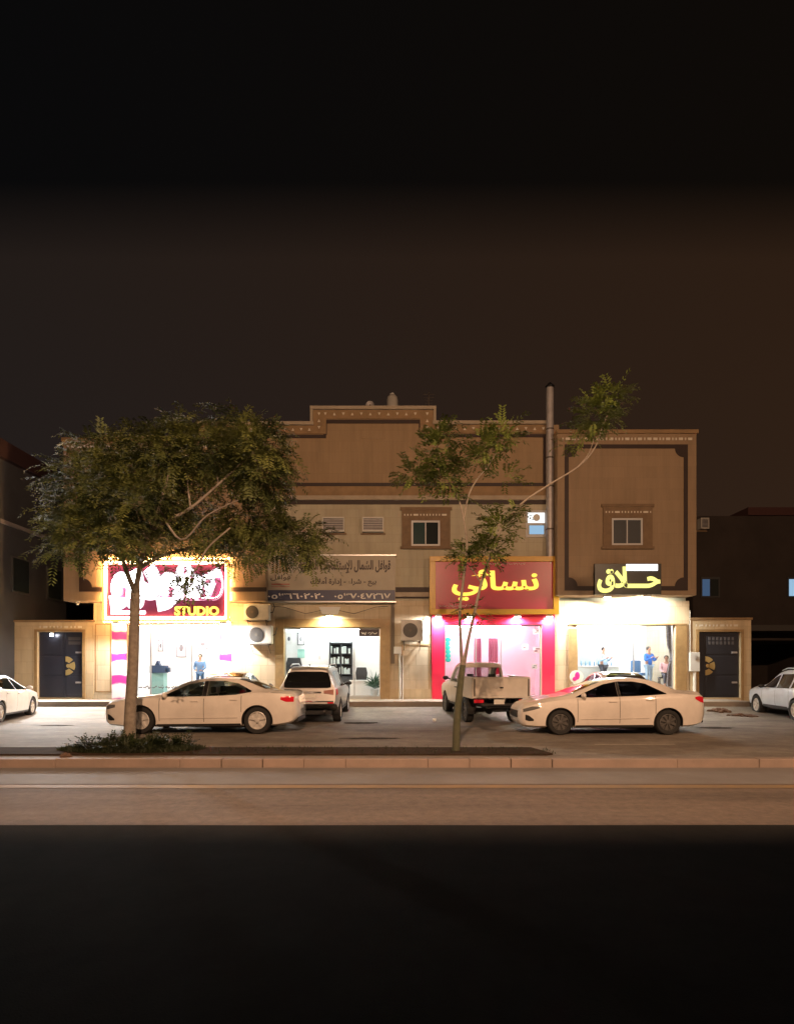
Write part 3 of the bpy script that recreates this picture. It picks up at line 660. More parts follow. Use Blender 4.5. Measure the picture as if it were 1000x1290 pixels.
# ------------------------------------------------------------------ BOUNDARY WALLS WITH GATES
def gate_wall(label, x0, x1, ytop, gx0, gx1, gyt, seam, dots, gcol, lamp):
    t = thing('boundary_wall', label, 'wall', (0, 0, 0)); Y = FY-.02
    b = MB(); top = PZ(ytop, Y)
    b.box(PX(x0, Y), PX(gx0, Y), Y, Y+.3, FLOOR-.3, top); b.box(PX(gx1, Y), PX(x1, Y), Y, Y+.3, FLOOR-.3, top); b.box(PX(gx0, Y), PX(gx1, Y), Y, Y+.3, PZ(gyt, Y), top)
    b.box(PX(gx0, Y), PX(gx1, Y), Y-.02, Y+.3, FLOOR-.3, FLOOR+.06)
    b.build('wall', M['stone_gate'], t)
    b = MB(); b.box(PX(x0-.5, Y), PX(x1+1, Y), Y-.06, Y+.36, top+.001, top+.09); b.build('coping', M['trim_band'], t)
    b = MB(); fbox(b, gx0-3.5, gyt-3, gx0, 884, Y, .03); fbox(b, gx1, gyt-3, gx1+3.5, 884, Y, .03); fbox(b, gx0+.01, gyt-3, gx1-.01, gyt, Y, .03); b.build('gate_surround', M['tan_frame'], t)
    b = MB(); px = dots[0]; q = random.Random(9)
    while px < dots[1]: L2 = q.choice((1.6, 1.6, 5)); fbox(b, px, dots[2]-1.2, min(px+L2, dots[1]), dots[2]+1.2, Y, .012); px += L2+3
    b.build('inlay_pattern', M['white_inlay'], t)
    zb = FLOOR+.06; zt_ = PZ(gyt, Y)
    for (a, c, main) in ((gx0+.3, seam-.15, False), (seam+.15, gx1-.3, True)):
        b = MB(); b.box(PX(a, Y), PX(c, Y), Y+.12, Y+.17, zb+.02, zt_-.02)
        for k in range(3):
            z0 = zb+.12+(zt_-zb-.2)*k/3; z1 = z0+(zt_-zb-.2)/3-.1
            b.box(PX(a, Y)+.08, PX(c, Y)-.08, Y+.105, Y+.12, z0, z1) if c-a > 8 else None
        g = b.build('gate', gcol, t, bevel=.006)
        if main:
            cz = PZ((gyt+884)/2-1, Y); r_ = .40; n = 14
            pts = [(PX(a+.8, Y)+r_*math.cos(-math.pi/2+math.pi*k/n), cz+r_*1.0*math.sin(-math.pi/2+math.pi*k/n)) for k in range(n+1)]
            ins = [(PX(a+.8, Y)+r_*.45*math.cos(-math.pi/2+math.pi*k/n), cz+r_*.45*math.sin(-math.pi/2+math.pi*k/n)) for k in range(n+1)]
            b = MB()
            for k in range(n): 
                if k % 5 != 4: b.prism([ins[k], pts[k], pts[k+1], ins[k+1]], 'y', Y+.085, Y+.104)
            b.ball((PX(a+.8, Y)+.10, Y+.1, cz), (.08, .02, .08)); b.build('emblem', M['gold'], g)
            b = MB()
            for zz in (PZ(822, Y), PZ(860, Y)): b.box(PX(c, Y)-.32, PX(c, Y)-.10, Y+.06, Y+.104, zz-.035, zz+.035)
            b.build('handle', M['grey_metal'], g)
            b = MB()
            for rr in range(2):
                for k in range(7):
                    xx = PX(a, Y)+.15+(PX(c, Y)-PX(a, Y)-.3)*k/7; zz = zt_-.22-.18*rr
                    b.box(xx, xx+.09, Y+.09, Y+.104, zz-.13, zz)
            b.build('slot_ornament', mat('gate_slot', (.09, .09, .10), .4), g)
    return t
gate_wall('tan boundary wall with dark double gate lit by a small lamp, left end', -75, 118, 784, 47, 104, 796, 80, (50, 104, 790), mat('navy_gate_metal', (.035, .038, .055), .3, .3), True)
gate_wall('tan gate wall with black gate at the right end of the shops', 869, 946, 781, 880, 933, 796, 889, (876, 930, 788), M['gate_metal'], False)
t = thing('wall_lamp', 'small white lamp glowing over the dark left gate', 'lamp', (PX(65, FY-.1), FY-.1, PZ(799, FY)))
b = MB(); b.box(-.05, .05, -.02, .1, 0, .06); b.build('housing', M['box_grey'], t)
b = MB(); b.ball((0, 0, -.04), (.075, .06, .06)); b.build('bulb', emis('gate_bulb', (1, 1, 1), 40), t)
s = spot('gate_lamp', (0, 0, -.08), (0, .03, -1), 2600, (1, 1, .98), 122, .35, .05); s.parent = t; s.location = (0, -.22, -.11)
s.rotation_euler = Vector((.12, -1, -.62)).to_track_quat('-Z', 'Y').to_euler()

# ------------------------------------------------------------------ NEIGHBOURING BUILDINGS
nb = thing('neighbour_building', 'dim grey house with dark red eaves beyond the left boundary wall', 'building', (0, 0, 0))
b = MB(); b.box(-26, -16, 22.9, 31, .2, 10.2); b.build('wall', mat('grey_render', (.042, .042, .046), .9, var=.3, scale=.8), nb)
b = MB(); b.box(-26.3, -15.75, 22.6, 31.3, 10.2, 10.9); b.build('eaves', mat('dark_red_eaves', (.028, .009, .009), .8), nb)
for k, yy in enumerate((23.8, 26.2, 28.6)):
    b = MB(); b.box(-16.0, -15.93, yy-.06, yy+1.06, 4.9, 6.4); w = b.build('window', mat('dark_window_frame', (.05, .05, .05), .6), nb)
    b = MB(); b.box(-15.929, -15.915, yy, yy+1.0, 4.97, 6.33); b.build('pane', M['dark_glass'], w)
b = MB(); b.box(-16, -15.9, 23, 31, 7.6, 7.75); b.build('ledge', mat('grey_ledge', (.18, .16, .15), .9), nb)
nb2 = thing('neighbour_building', 'unlit dark building behind the right gate with small bluish windows', 'building', (0, 0, 0))
dk = mat('unlit_dark_render', (.036, .027, .023), .95, var=.35, scale=.6)  # missing street light is put into this dark wall colour
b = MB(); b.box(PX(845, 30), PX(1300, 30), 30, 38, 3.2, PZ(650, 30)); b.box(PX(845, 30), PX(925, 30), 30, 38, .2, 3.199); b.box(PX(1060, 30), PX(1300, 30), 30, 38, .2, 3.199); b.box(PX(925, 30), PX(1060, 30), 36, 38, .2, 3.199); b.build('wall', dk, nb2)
b = MB(); b.box(PX(940, 30), PX(1310, 30), 29.85, 38.2, PZ(650, 30)+.001, PZ(640, 30)); b.build('parapet_band', mat('dark_red_band', (.05, .018, .016), .9), nb2)
b = MB(); b.box(PX(920, 30), PX(1062, 30), 28.6, 30-.001, PZ(797, 30), PZ(790, 30)); b.build('canopy', mat('grey_canopy', (.05, .046, .042), .9), nb2)
for px0, px1 in ((884, 904), (993, 1012)):
    b = MB(); fbox(b, px0-2, 727, px1+2, 753, 30, .05); w = b.build('window', mat('dark_steel_frame', (.03, .03, .03), .6), nb2)
    b = MB(); fbox(b, px0, 730, (px0*.55+px1*.45), 751, 30, .07); b.build('pane', M['dim_blue'] if px0 < 950 else M['lit_blue'], w)
    b = MB(); fbox(b, px0*.5+px1*.5, 730, px1, 751, 30, .065); b.build('pane', M['dark_glass'], w)
window_ac(879, 656, 887, 667, 'small window air conditioner on the dark wall right of the right bay', 30, .4, None)
# ------------------------------------------------------------------ SHOP CONTENTS
def at(px, py, Y): return (PX(px, Y), Y, PZ(py, Y))
def frame_pic(px0, py0, px1, py1, Y, label, fm, inner, mark=None):
    t = thing('picture_frame', label, 'picture', at((px0+px1)/2, py1, Y)); x, y, z = t.location
    w, h = PX(px1, Y)-PX(px0, Y), PZ(py0, Y)-PZ(py1, Y)
    b = MB(); k = .05
    b.box(-w/2, w/2, -.03, 0, 0, k); b.box(-w/2, w/2, -.03, 0, h-k, h); b.box(-w/2, -w/2+k, -.03, 0, k, h-k); b.box(w/2-k, w/2, -.03, 0, k, h-k); b.build('frame', fm, t)
    b = MB(); b.box(-w/2+k, w/2-k, -.015, 0, k, h-k); b.build('print', inner, t)
    if mark: b = MB(); b.ball((0, -.02, h*.5), (w*.2, .01, h*.2)); b.build('figure', mark, t)
    return t
wf = mat('grey_frame_wood', (.22, .22, .24), .5); paper = mat('white_print', (.75, .75, .73), .6); teal = mat('teal_card', (.30, .55, .50), .6); dkp = mat('dark_print', (.05, .05, .06), .5)
frame_pic(360, 798, 368, 812, 27.55, 'thin framed print at far left of the office wall', paper, paper, dkp)
frame_pic(374.5, 797, 384, 813, 27.55, 'dark framed portrait print on the office wall', dkp, paper, wf)
frame_pic(375, 818, 384, 829, 27.55, 'pale teal certificate below the dark framed print in the office', teal, teal)
frame_pic(400, 825, 405, 832, 27.55, 'tiny pale notice left of the black shelf in the office', paper, mat('faint_print', (.55, .52, .5), .6))
# black book shelf
t = thing('bookshelf', 'tall black shelf with papers and files at the back of the office', 'shelf', at(429.5, 873, 27.2))
x0, x1, hh = -1.05*.52, 1.05*.52, PZ(809, 27.2)-t.location.z; t.location.z = .46; hh = PZ(809, 27.2)-.46
bkm = mat('black_shelf_wood', (.018, .022, .026), .5)
b = MB(); b.box(x0, x0+.05, -.2, .25, 0, hh); b.box(x1-.05, x1, -.2, .25, 0, hh); b.box(x0+.05, x1-.05, .2, .25, 0, hh)
b.box(-.02, .03, -.19, .2, .9, hh-.05); b.build('carcass', bkm, t)
b = MB()
for k in range(6): b.box(x0+.05, x1-.05, -.19, .2, hh*k/5.2, hh*k/5.2+.035)
b.box(x0+.05, x1-.05, -.185, -.17, .04, .9); b.build('shelf', bkm, t)
q = random.Random(12); b = MB()
for k in range(2, 5):
    x = x0+.08
    while x < x1-.12:
        w_ = q.uniform(.03, .09); h_ = q.uniform(.2, .36)
        if q.random() < .6 and not (-.06 < x < .03): b.box(x, x+w_, -.15, .1, hh*k/5.2+.037, hh*k/5.2+.037+h_)
        x += w_+.012
b.build('files', mat('pale_files', (.60, .68, .66), .6), t)
def chair(label, px, Y, rz, cm):
    t = thing('office_chair', label, 'chair', (PX(px, Y), Y, .46), rz)
    b = MB(); b.prism([(-.28, .95), (-.22, 1.18), (.22, 1.18), (.28, .95), (.24, .58), (-.24, .58)], 'y', .2, .29); b.build('backrest', cm, t, bevel=.03)
    b = MB(); b.box(-.27, .27, -.28, .2, .46, .55); b.build('seat', cm, t, bevel=.03)
    b = MB(); b.tube([(0, 0, .46), (0, 0, .1)], .03, 8); b.build('pedestal', M['chrome'], t)
    b = MB()
    for k in range(5): a = 6.283*k/5; b.tube([(0, 0, .12), (.3*math.cos(a), .3*math.sin(a), .05)], .02, 6)
    b.build('base', M['black'], t)
    for sx in (-1, 1): b = MB(); b.tube([(sx*.27, .1, .5), (sx*.31, .1, .72), (sx*.31, -.2, .74)], .02, 6); b.build('armrest', M['black'], t)
    return t
lc = mat('black_leather', (.02, .022, .025), .4)
chair('black office chair at the right end of the lit office', 455, 26.6, 0, lc).scale = (1, 1, 1.12)
chair('black office chair at the left end of the lit office behind the silver car', 369, 26.4, 0, lc).scale = (1.35, 1, 1.5)
t = thing('office_desk', 'white desk at the right side of the lit office', 'desk', (PX(456, 25.9), 25.9, .46))
b = MB(); b.box(-.55, .55, -.3, .3, .70, .74); b.build('top', paper, t)
b = MB(); b.box(-.52, .52, -.26, -.23, .05, .70); b.build('front_panel', paper, t)
for sx in (-1, 1): b = MB(); b.box(sx*.5-.03, sx*.5+.03, -.22, .28, 0, .70); b.build('leg', paper, t)
# potted plant
t = thing('potted_plant', 'leafy potted plant by the right edge of the office glass', 'plant', (PX(472, 25.2), 25.2, .46))
b = MB(); b.lathe([(.13, 0), (.18, .3), (.19, .34), (.16, .34)], 16, 'z'); b.build('pot', M['box_grey'], t, 40)
b = MB(); q = random.Random(2)
for k in range(60):
    a = q.uniform(0, 6.28); e = q.uniform(.2, 1.3); L = q.uniform(.3, .75); d = Vector((math.cos(a)*math.cos(e), math.sin(a)*math.cos(e), math.sin(e))); p0 = Vector((0, 0, .34+q.random()*.3)); sd = d.cross(Vector((0, 0, 1))).normalized()*.045
    b.poly([p0, p0+d*L*.5+sd, p0+d*L+Vector((0, 0, -.08)), p0+d*L*.5-sd])
b.build('foliage', mat('plant_green', (.05, .12, .07), .5), t)
# glass stickers
gl = FY+.15
t = tag(MB().box(PX(452, gl), PX(478, gl), gl-.02, gl-.004, PZ(802, gl), PZ(792, gl)).build('window_sticker', mat('dark_vinyl', (.035, .03, .04), .5)), 'dark sticker band at the top right of the office glass', 'sticker')
scribble('script_mark', M['ink_white'], (455, 794, 475, 800), gl-.02, t, 21, .03)
t = thing('window_sticker', 'teal vertical sticker at the left of the ladies shop glass', 'sticker', at(564, 835, gl))
b = MB(); q = random.Random(6)
for k in range(6): b.ball((q.uniform(-.02, .02), -.02, .12+k*.17), (.12, .012, .10))
b.build('motif', mat('teal_vinyl', (.03, .45, .42), .4), t)
pk = mat('pink_panel', (.80, .34, .50), .6)
for (a, c, lab) in ((597, 606, 'narrow pink curtain panel in the ladies shop, left of the pair'), (615, 627, 'wide pink curtain panel in the ladies shop, right of the pair')):
    b = MB(); n = 14; X0, X1 = PX(a, 25), PX(c, 25); top = PZ(804, 25)
    pts = [(X0+(X1-X0)*k/n, 25+.04*math.sin(k*2.1)) for k in range(n+1)]
    b.prism(pts + [(p[0], p[1]+.02) for p in pts[::-1]], 'z', .5, top); tag(b.build('curtain_panel', pk), lab, 'curtain')
for (px, py, w, lab) in ((675, 796, 6, 'small grey price sticker high at right of the ladies shop glass'), (661, 815, 7, 'pale red sticker near the middle of the ladies shop glass'), (676, 819, 8, 'dark red sticker at the right of the ladies shop glass'), (673, 840, 6, 'grey pink sticker low at the right of the ladies shop glass')):
    t = thing('window_sticker', lab, 'sticker', at(px, py, gl)); sc_ = w/30
    b = MB(); b.box(-sc_*.6, sc_*.6, -.012, -.004, -sc_*.5, sc_*.5); b.build('backing', mat('sticker_tint', (.62, .40, .46) if 'red' in lab else (.5, .5, .52), .5), t)
    b = MB(); b.box(-sc_*.4, sc_*.1, -.016, -.0125, -sc_*.25, -sc_*.05); b.box(-sc_*.2, sc_*.45, -.016, -.0125, sc_*.1, sc_*.25); b.build('mark', dkp, t)
# studio contents
for (a, c, d, e, lab) in ((199, 806, 206, 821, 'first framed portrait from the tree trunk on the studio wall'), (222, 805, 235, 828, 'middle framed portrait on the studio wall'), (249, 805, 262, 818, 'rightmost framed portrait on the studio wall')):
    frame_pic(a, c, d, e, 27.5, lab, wf, paper, mat('portrait_tone', (.18, .16, .17), .6))
t = thing('photo_printer', 'dark blue photo machine on a teal stand inside the studio', 'printer', (PX(200, 25.6), 25.6, .46))
hz = PZ(848, 25.6)-.46
b = MB(); b.box(-.33, .33, -.2, .3, hz, hz+.34); b.prism([(-.15, hz+.34), (.1, hz+.34), (.02, hz+.55), (-.05, hz+.55)], 'y', -.1, .1); b.build('body', mat('blue_black_plastic', (.03, .06, .12), .4), t, bevel=.02)
b = MB(); b.box(.36, .5, -.1, .1, hz+.04, hz+.25); b.build('tray', mat('blue_black_tray', (.03, .06, .12), .4), t)
b = MB(); b.box(-.28, .28, -.15, .25, 0, hz); b.build('stand', teal, t)
scribble('window_script', M['ink'], (175, 863, 222, 868), gl-.005, SF1, 31, .035)

# people --------------------------------------------------------------
def skin_mesh(joints, edges, sub=2):
    me = bpy.data.meshes.new('sk'); me.from_pydata([j[0] for j in joints], edges, []); o = bpy.data.objects.new('sk', me); COL.objects.link(o)
    md = o.modifiers.new('s', 'SKIN'); md.use_smooth_shade = True
    for v, j in zip(me.skin_vertices[0].data, joints): v.radius = j[1] if hasattr(j[1], '__len__') else (j[1], j[1])
    me.skin_vertices[0].data[0].use_root = True
    sd = o.modifiers.new('d', 'SUBSURF'); sd.levels = sub; sd.render_levels = sub
    bpy.context.view_layer.update(); out = bpy.data.meshes.new_from_object(o.evaluated_get(bpy.context.evaluated_depsgraph_get())); bpy.data.objects.remove(o); return out
def person(label, loc, rz, shirt, trousers, seated=False, arms='down', h=1.72):
    """facing local -Y; feet at z = 0"""
    t = thing('person', label, 'person', loc, rz); k = h/1.72
    hip = .52 if seated else .93; dz = hip-.93
    def P(x, y, z): return (x*k, y*k, z*k)
    J = [(P(0, 0, hip), (.15, .11)), (P(0, 0, hip+.22), (.13, .095)), (P(0, .01, hip+.42), (.17, .11)), (P(0, .01, hip+.52), (.10, .08)), (P(0, 0, hip+.58), .055), (P(0, -.01, hip+.66), (.07, .08)), (P(0, -.015, hip+.74), (.075, .09)), (P(0, -.01, hip+.79), (.05, .06))]
    E_ = [(i, i+1) for i in range(7)]
    for sx in (-1, 1):
        n = len(J)
        if seated: L = [(P(sx*.10, -.02, hip-.03), .08), (P(sx*.12, -.42, hip+.0), .06), (P(sx*.12, -.46, .10), .042), (P(sx*.12, -.48, .05), .04), (P(sx*.13, -.62, .03), .032)]
        else: L = [(P(sx*.10, 0, hip-.06), .085), (P(sx*.11, -.01, .50), .058), (P(sx*.11, .02, .10), .04), (P(sx*.11, 0, .05), .04), (P(sx*.12, -.14, .03), .032)]
        J += L; E_ += [(0, n)] + [(n+i, n+i+1) for i in range(4)]
        n = len(J); hs = hip+.46
        if arms == 'down': A = [(P(sx*.19, 0, hs), .055), (P(sx*.24, .02, hs-.29), .042), (P(sx*.24, -.07, hs-.54), .032), (P(sx*.24, -.09, hs-.60), .034), (P(sx*.235, -.11, hs-.68), .018)]
        elif arms == 'work': A = [(P(sx*.19, 0, hs), .055), (P(sx*.26, -.06, hs-.27), .042), (P(sx*.14, -.30, hs-.15), .032), (P(sx*.12, -.36, hs-.12), .034), (P(sx*.10, -.43, hs-.10), .018)]
        else: A = [(P(sx*.19, 0, hs), .055), (P(sx*.23, -.05, hs-.27), .042), (P(sx*.13, -.28, hs-.36), .032), (P(sx*.12, -.34, hs-.37), .034), (P(sx*.11, -.41, hs-.38), .018)]
        J += A; E_ += [(2, n)] + [(n+i, n+i+1) for i in range(4)]
    link('body', skin_mesh(J, E_), M['skin'], t)
    def grow(idx, d): return [(J[i][0], tuple(r_+d for r_ in (J[i][1] if hasattr(J[i][1], '__len__') else (J[i][1],)*2))) for i in idx]
    link('shirt', skin_mesh([(P(0, 0, hip-.10), (.165, .13))] + grow([0, 1, 2, 13, 14, 15, 23, 24, 25], .020), [(0, 1), (1, 2), (2, 3), (3, 4), (4, 5), (5, 6), (3, 7), (7, 8), (8, 9)]), shirt, t)
    link('trousers', skin_mesh(grow([0, 8, 9, 10, 18, 19, 20], .013), [(0, 1), (1, 2), (2, 3), (0, 4), (4, 5), (5, 6)]), trousers, t)
    b = MB(); b.ball(P(0, .025, hip+.745), (.092*k, .10*k, .095*k), 16, 10); hd = b.build('hair', M['hair'], t, 60)
    b = MB()
    for sx in (-1, 1): b.ball(P(sx*.032, -.098, hip+.70), .011*k, 8, 6)
    b.build('eyes', M['black'], t)
    b = MB(); b.tube([P(0, -.095, hip+.70), P(0, -.118, hip+.665), P(0, -.10, hip+.655)], [.009*k, .015*k, .008*k], 6); b.build('nose', M['skin'], t)
    b = MB(); b.box(-.025*k, .025*k, -.098*k, -.085*k, (hip+.625)*k, (hip+.634)*k); b.build('mouth', mat('lips', (.25, .09, .08), .5), t)
    # five fingers on each hand
    for sx in (-1, 1):
        b = MB(); base = Vector(J[12+3+(10 if sx > 0 else 0)][0] if False else J[(8+5+3) if sx < 0 else (18+5+3)][0]); tip = Vector(J[(8+5+4) if sx < 0 else (18+5+4)][0])
        d = (tip-base).normalized(); side = Vector((0, 1, 0)) if abs(d.z) > .6 else Vector((1, 0, 0))
        for f in range(4): p = base+d*.05+side*(.018*(f-1.5)); b.tube([p, p+d*(.045+.008*(f in (1, 2))), p+d*.075+Vector((-sx*.012, 0, -.008))], [.009, .0085, .006], 6)
        p = base+side*(-.03); b.tube([p, p+d*.035-side*.02, p+d*.06-side*.02], [.010, .009, .006], 6); b.build('hand_fingers', M['skin'], t)
    return t
lb = mat('light_blue_cloth', (.34, .52, .70), .8); bl = mat('blue_cloth', (.04, .16, .55), .8); dkc = mat('dark_trousers', (.05, .055, .07), .8); pkc = mat('pink_cloth', (.65, .42, .45), .8); nv = mat('steel_blue_cloth', (.09, .19, .34), .8)
person('person with dark hair in a light blue shirt working at the barber counter', (PX(760, 26.3), 26.3, .95), 0.5, lb, dkc, arms='work')
person('standing person in a bright blue top in the barber shop', (PX(817, 25.6), 25.6, .95), .35, bl, lb, arms='work')
person('seated person in a pink top near the barber shop curtain', (PX(839, 25.2), 25.2, .95), -.3, pkc, dkc, seated=True, arms='lap')
person('standing person in steel blue clothes inside the photo studio', (PX(252, 25.6), 25.6, .62), .1, nv, nv, arms='lap')
# seat under the seated person, barber chair
t = thing('bench', 'low dark bench under the seated person in the barber shop', 'bench', (PX(839, 25.2), 25.25, .95), -.3)
b = MB(); b.box(-.3, .3, -.25, .25, .34, .40); b.build('seat', lc, t)
for sx in (-1, 1):
    for sy in (-1, 1): b = MB(); b.box(sx*.26-.02, sx*.26+.02, sy*.2-.02, sy*.2+.02, 0, .34); b.build('leg', M['chrome'], t)
t = thing('barber_chair', 'blue grey barber chair left of the person in bright blue', 'chair', (PX(806, 26.2), 26.2, .95), .4)
b = MB(); b.box(-.28, .28, -.3, .25, .45, .58); b.build('seat', nv, t, bevel=.03)
b = MB(); b.box(-.27, .27, .2, .32, .6, 1.15); b.build('backrest', nv, t, bevel=.03)
b = MB(); b.lathe([(.28, 0), (.26, .04), (.06, .06), (.06, .45)], 16, 'z'); b.build('pedestal', M['chrome'], t, 40)
t = thing('barber_counter', 'pale counter with mirrors along the left of the barber shop', 'counter', (PX(750, 27), 27, .95))
b = MB(); b.box(-1.0, 1.0, -.25, .3, 0, .85); b.build('cabinet', mat('grey_green_cabinet', (.42, .48, .46), .5), t)
b = MB(); b.box(-1.03, 1.03, -.3, .32, .851, .9); b.build('worktop', paper, t)
for sx in (-.65, .1): b = MB(); b.box(sx, sx+.55, .28, .31, .95, 1.55); b.build('mirror', mat('mirror_grey', (.40, .48, .48), .2), t)
b = MB(); q = random.Random(8)
for k in range(9): b.lathe([(.035, .901), (.035, 1.0+q.random()*.1), (.015, 1.1+q.random()*.05)], 8, 'z', (-.9+k*.2, -.1, 0))
b.build('bottles', mat('blue_bottles', (.12, .30, .45), .3), t)
# lace curtain
b = MB(); n = 22; Yc = FY+.45; X0, X1 = PX(839, Yc), PX(850, Yc)
cur = mat('grey_lace', (.36, .36, .38), .9, col2=(.14, .14, .16), scale=14)
z0, z1 = .96, PZ(788, Yc); rows = []
for j in range(13):
    f = j/12; z = z1+(z0-z1)*f; pinch = 1-.45*math.exp(-((f-.52)/.16)**2)
    rows.append([b.bm.verts.new((X1-(X1-X0)*(1-k/n)*pinch, Yc+.035*math.sin(k*1.7), z)) for k in range(n+1)])
for a, c in zip(rows, rows[1:]):
    for k in range(n): b.bm.faces.new((a[k], a[k+1], c[k+1], c[k]))
tag(b.build('lace_curtain', cur, smooth=60), 'grey patterned curtain gathered at the right edge of the barber window', 'curtain')
# round pink sign at the left of the barber window
t = thing('round_sign', 'white oval board with a magenta motif left of the barber window', 'sign', (PX(726, FY-.35), FY-.35, FLOOR))
cz = PZ(853, FY-.35)-FLOOR
b = MB(); b.lathe([(.28, -.02), (.28, .02)], 28, 'y', (0, 0, cz)); b.build('board', paper, t)
b = MB(); b.ball((.03, -.025, cz+.05), (.10, .012, .16)); b.ball((-.08, -.025, cz-.08), (.09, .012, .09)); b.build('motif', mat('magenta_vinyl', (.70, .03, .30), .4), t)
b = MB(); b.tube([(0, .01, 0), (0, .01, cz-.27)], .025, 8); b.box(-.2, .2, -.15, .15, 0, .03); b.build('stand', M['grey_metal'], t)

# ------------------------------------------------------------------ CARS
def pch(keys):
    keys = sorted(keys); xs = [k[0] for k in keys]; ys = [k[1] for k in keys]; n = len(xs)
    d = [(ys[i+1]-ys[i])/(xs[i+1]-xs[i]) for i in range(n-1)]; m = [d[0]] + [0 if d[i-1]*d[i] <= 0 else 2*d[i-1]*d[i]/(d[i-1]+d[i]) for i in range(1, n-1)] + [d[-1]]
    def f(x):
        if x <= xs[0]: return ys[0]
        if x >= xs[-1]: return ys[-1]
        i = max(j for j in range(n-1) if xs[j] <= x); h = xs[i+1]-xs[i]; t = (x-xs[i])/h
        return ys[i]*(2*t**3-3*t*t+1) + h*m[i]*(t**3-2*t*t+t) + ys[i+1]*(-2*t**3+3*t*t) + h*m[i+1]*(t**3-t*t)
    return f
class Body:
    """car skin lofted from cross sections; local +X is forward, z = 0 the ground"""
    def __init__(s, front, rear, zt, zs, zb, wm, wt, g=None, gx=None):
        s.f, s.r = front, rear; s.zt, s.zs, s.zb, s.wm, s.wt = map(pch, (zt, zs, zb, wm, wt)); s.g = pch(g) if g else (lambda z: 0); s.gx = gx
    def half(s, x):
        zb, zs, zt, wm, wt = s.zb(x), s.zs(x), s.zt(x), s.wm(x), s.wt(x); h = zs-zb; ws = wm-.035; e = max(0.0, min(.06, (zt-zs)*.35))
        return [(0, zb), (wm*.82, zb), (wm*.95, zb+.05), (wm*.99, zb+.3*h), (wm, zb+.62*h), (wm-.008, zb+.86*h), (ws, zs),
                (ws-.022, zs+.02*min(1, (zt-zs)*8)), (ws-.022+(wt-ws+.022)*.5, zs+(zt-e-zs)*.5), (wt, zt-e), (wt*.93, zt-e*.28), (wt*.55, zt-.0), (0, zt+.012)]
    def sx(s, x, z):
        if s.gx is None or x > s.gx: return x
        return x + (s.gx-x)/(s.gx-s.r)*s.g(z)
    def side(s, x, z, off=0):
        h = s.half(x); pts = h[2:10]
        for (y0, z0), (y1, z1) in zip(pts, pts[1:]):
            if z0 <= z <= z1 and z1 > z0: return y0+(y1-y0)*(z-z0)/(z1-z0)+off
        return (pts[-1][0] if z > pts[-1][1] else pts[0][0])+off
    def top(s, x, y):
        h = s.half(x)[9:]; y = abs(y)
        for (y0, z0), (y1, z1) in zip(h, h[1:]):
            if y1 <= y <= y0: return z0+(z1-z0)*(y0-y)/(y0-y1)
        return h[0][1]
    def mesh(s, n=64):
        bm = bmesh.new(); rings = []
        for i in range(n+1):
            t = i/n; t = t - .09*math.sin(4*math.pi*t)/2 * 0 ; u = .5-.5*math.cos(math.pi*t); t = .55*t+.45*u; x = s.f+(s.r-s.f)*t; h = s.half(x)
            ring = [(y, z) for y, z in h] + [(-y, z) for y, z in h[-2:0:-1]]
            rings.append([bm.verts.new((s.sx(x, z), y, z)) for y, z in ring])
        for a, b in zip(rings, rings[1:]):
            k = len(a)
            for j in range(k): bm.faces.new((a[j], a[(j+1) % k], b[(j+1) % k], b[j]))
        bm.faces.new(rings[0]); bm.faces.new(rings[-1][::-1]); bmesh.ops.recalc_face_normals(bm, faces=bm.faces)
        me = bpy.data.meshes.new('body'); bm.to_mesh(me); bm.free(); return me
def cut(me, cutters):
    o = bpy.data.objects.new('c', me); COL.objects.link(o); cs = []
    for b in cutters:
        bmesh.ops.recalc_face_normals(b.bm, faces=b.bm.faces); m2 = bpy.data.meshes.new('k'); b.bm.to_mesh(m2); b.bm.free(); c = bpy.data.objects.new('k', m2); COL.objects.link(c); cs.append(c)
        md = o.modifiers.new('b', 'BOOLEAN'); md.operation = 'DIFFERENCE'; md.object = c; md.solver = 'EXACT'
    bpy.context.view_layer.update(); out = bpy.data.meshes.new_from_object(o.evaluated_get(bpy.context.evaluated_depsgraph_get()))
    bpy.data.objects.remove(o)
    for c in cs: bpy.data.objects.remove(c)
    return out
def grid(rows, name, m, parent, thick=.004, smooth=50):
    bm = bmesh.new(); V = [[bm.verts.new(p) for p in r] for r in rows]
    for a, b in zip(V, V[1:]):
        for k in range(len(a)-1): bm.faces.new((a[k], a[k+1], b[k+1], b[k]))
    bmesh.ops.recalc_face_normals(bm, faces=bm.faces)
    me = bpy.data.meshes.new(name); bm.to_mesh(me); bm.free(); return link(name, me, m, parent, smooth)
def lerpcols(cols, n):
    f0, f1 = [(c[0], c[1]) for c in cols], [(c[0], c[2]) for c in cols]
    def lin(k, x):
        k = sorted(k)
        for (a, b), (c, d) in zip(k, k[1:]):
            if a <= x <= c: return b+(d-b)*(x-a)/(c-a)
        return k[0][1] if x < k[0][0] else k[-1][1]
    x0, x1 = cols[0][0], cols[-1][0]; return [(x0+(x1-x0)*i/n, lin(f0, x0+(x1-x0)*i/n), lin(f1, x0+(x1-x0)*i/n)) for i in range(n+1)]
def side_panel(B, cols, sgn, name, m, parent, off=.006, n=18, rows=5):
    R_ = []
    for x, z0, z1 in lerpcols(cols, n): R_.append([(B.sx(x, z0+(z1-z0)*j/rows), sgn*B.side(x, z0+(z1-z0)*j/rows, off), z0+(z1-z0)*j/rows) for j in range(rows+1)])
    return grid(R_, name, m, parent)
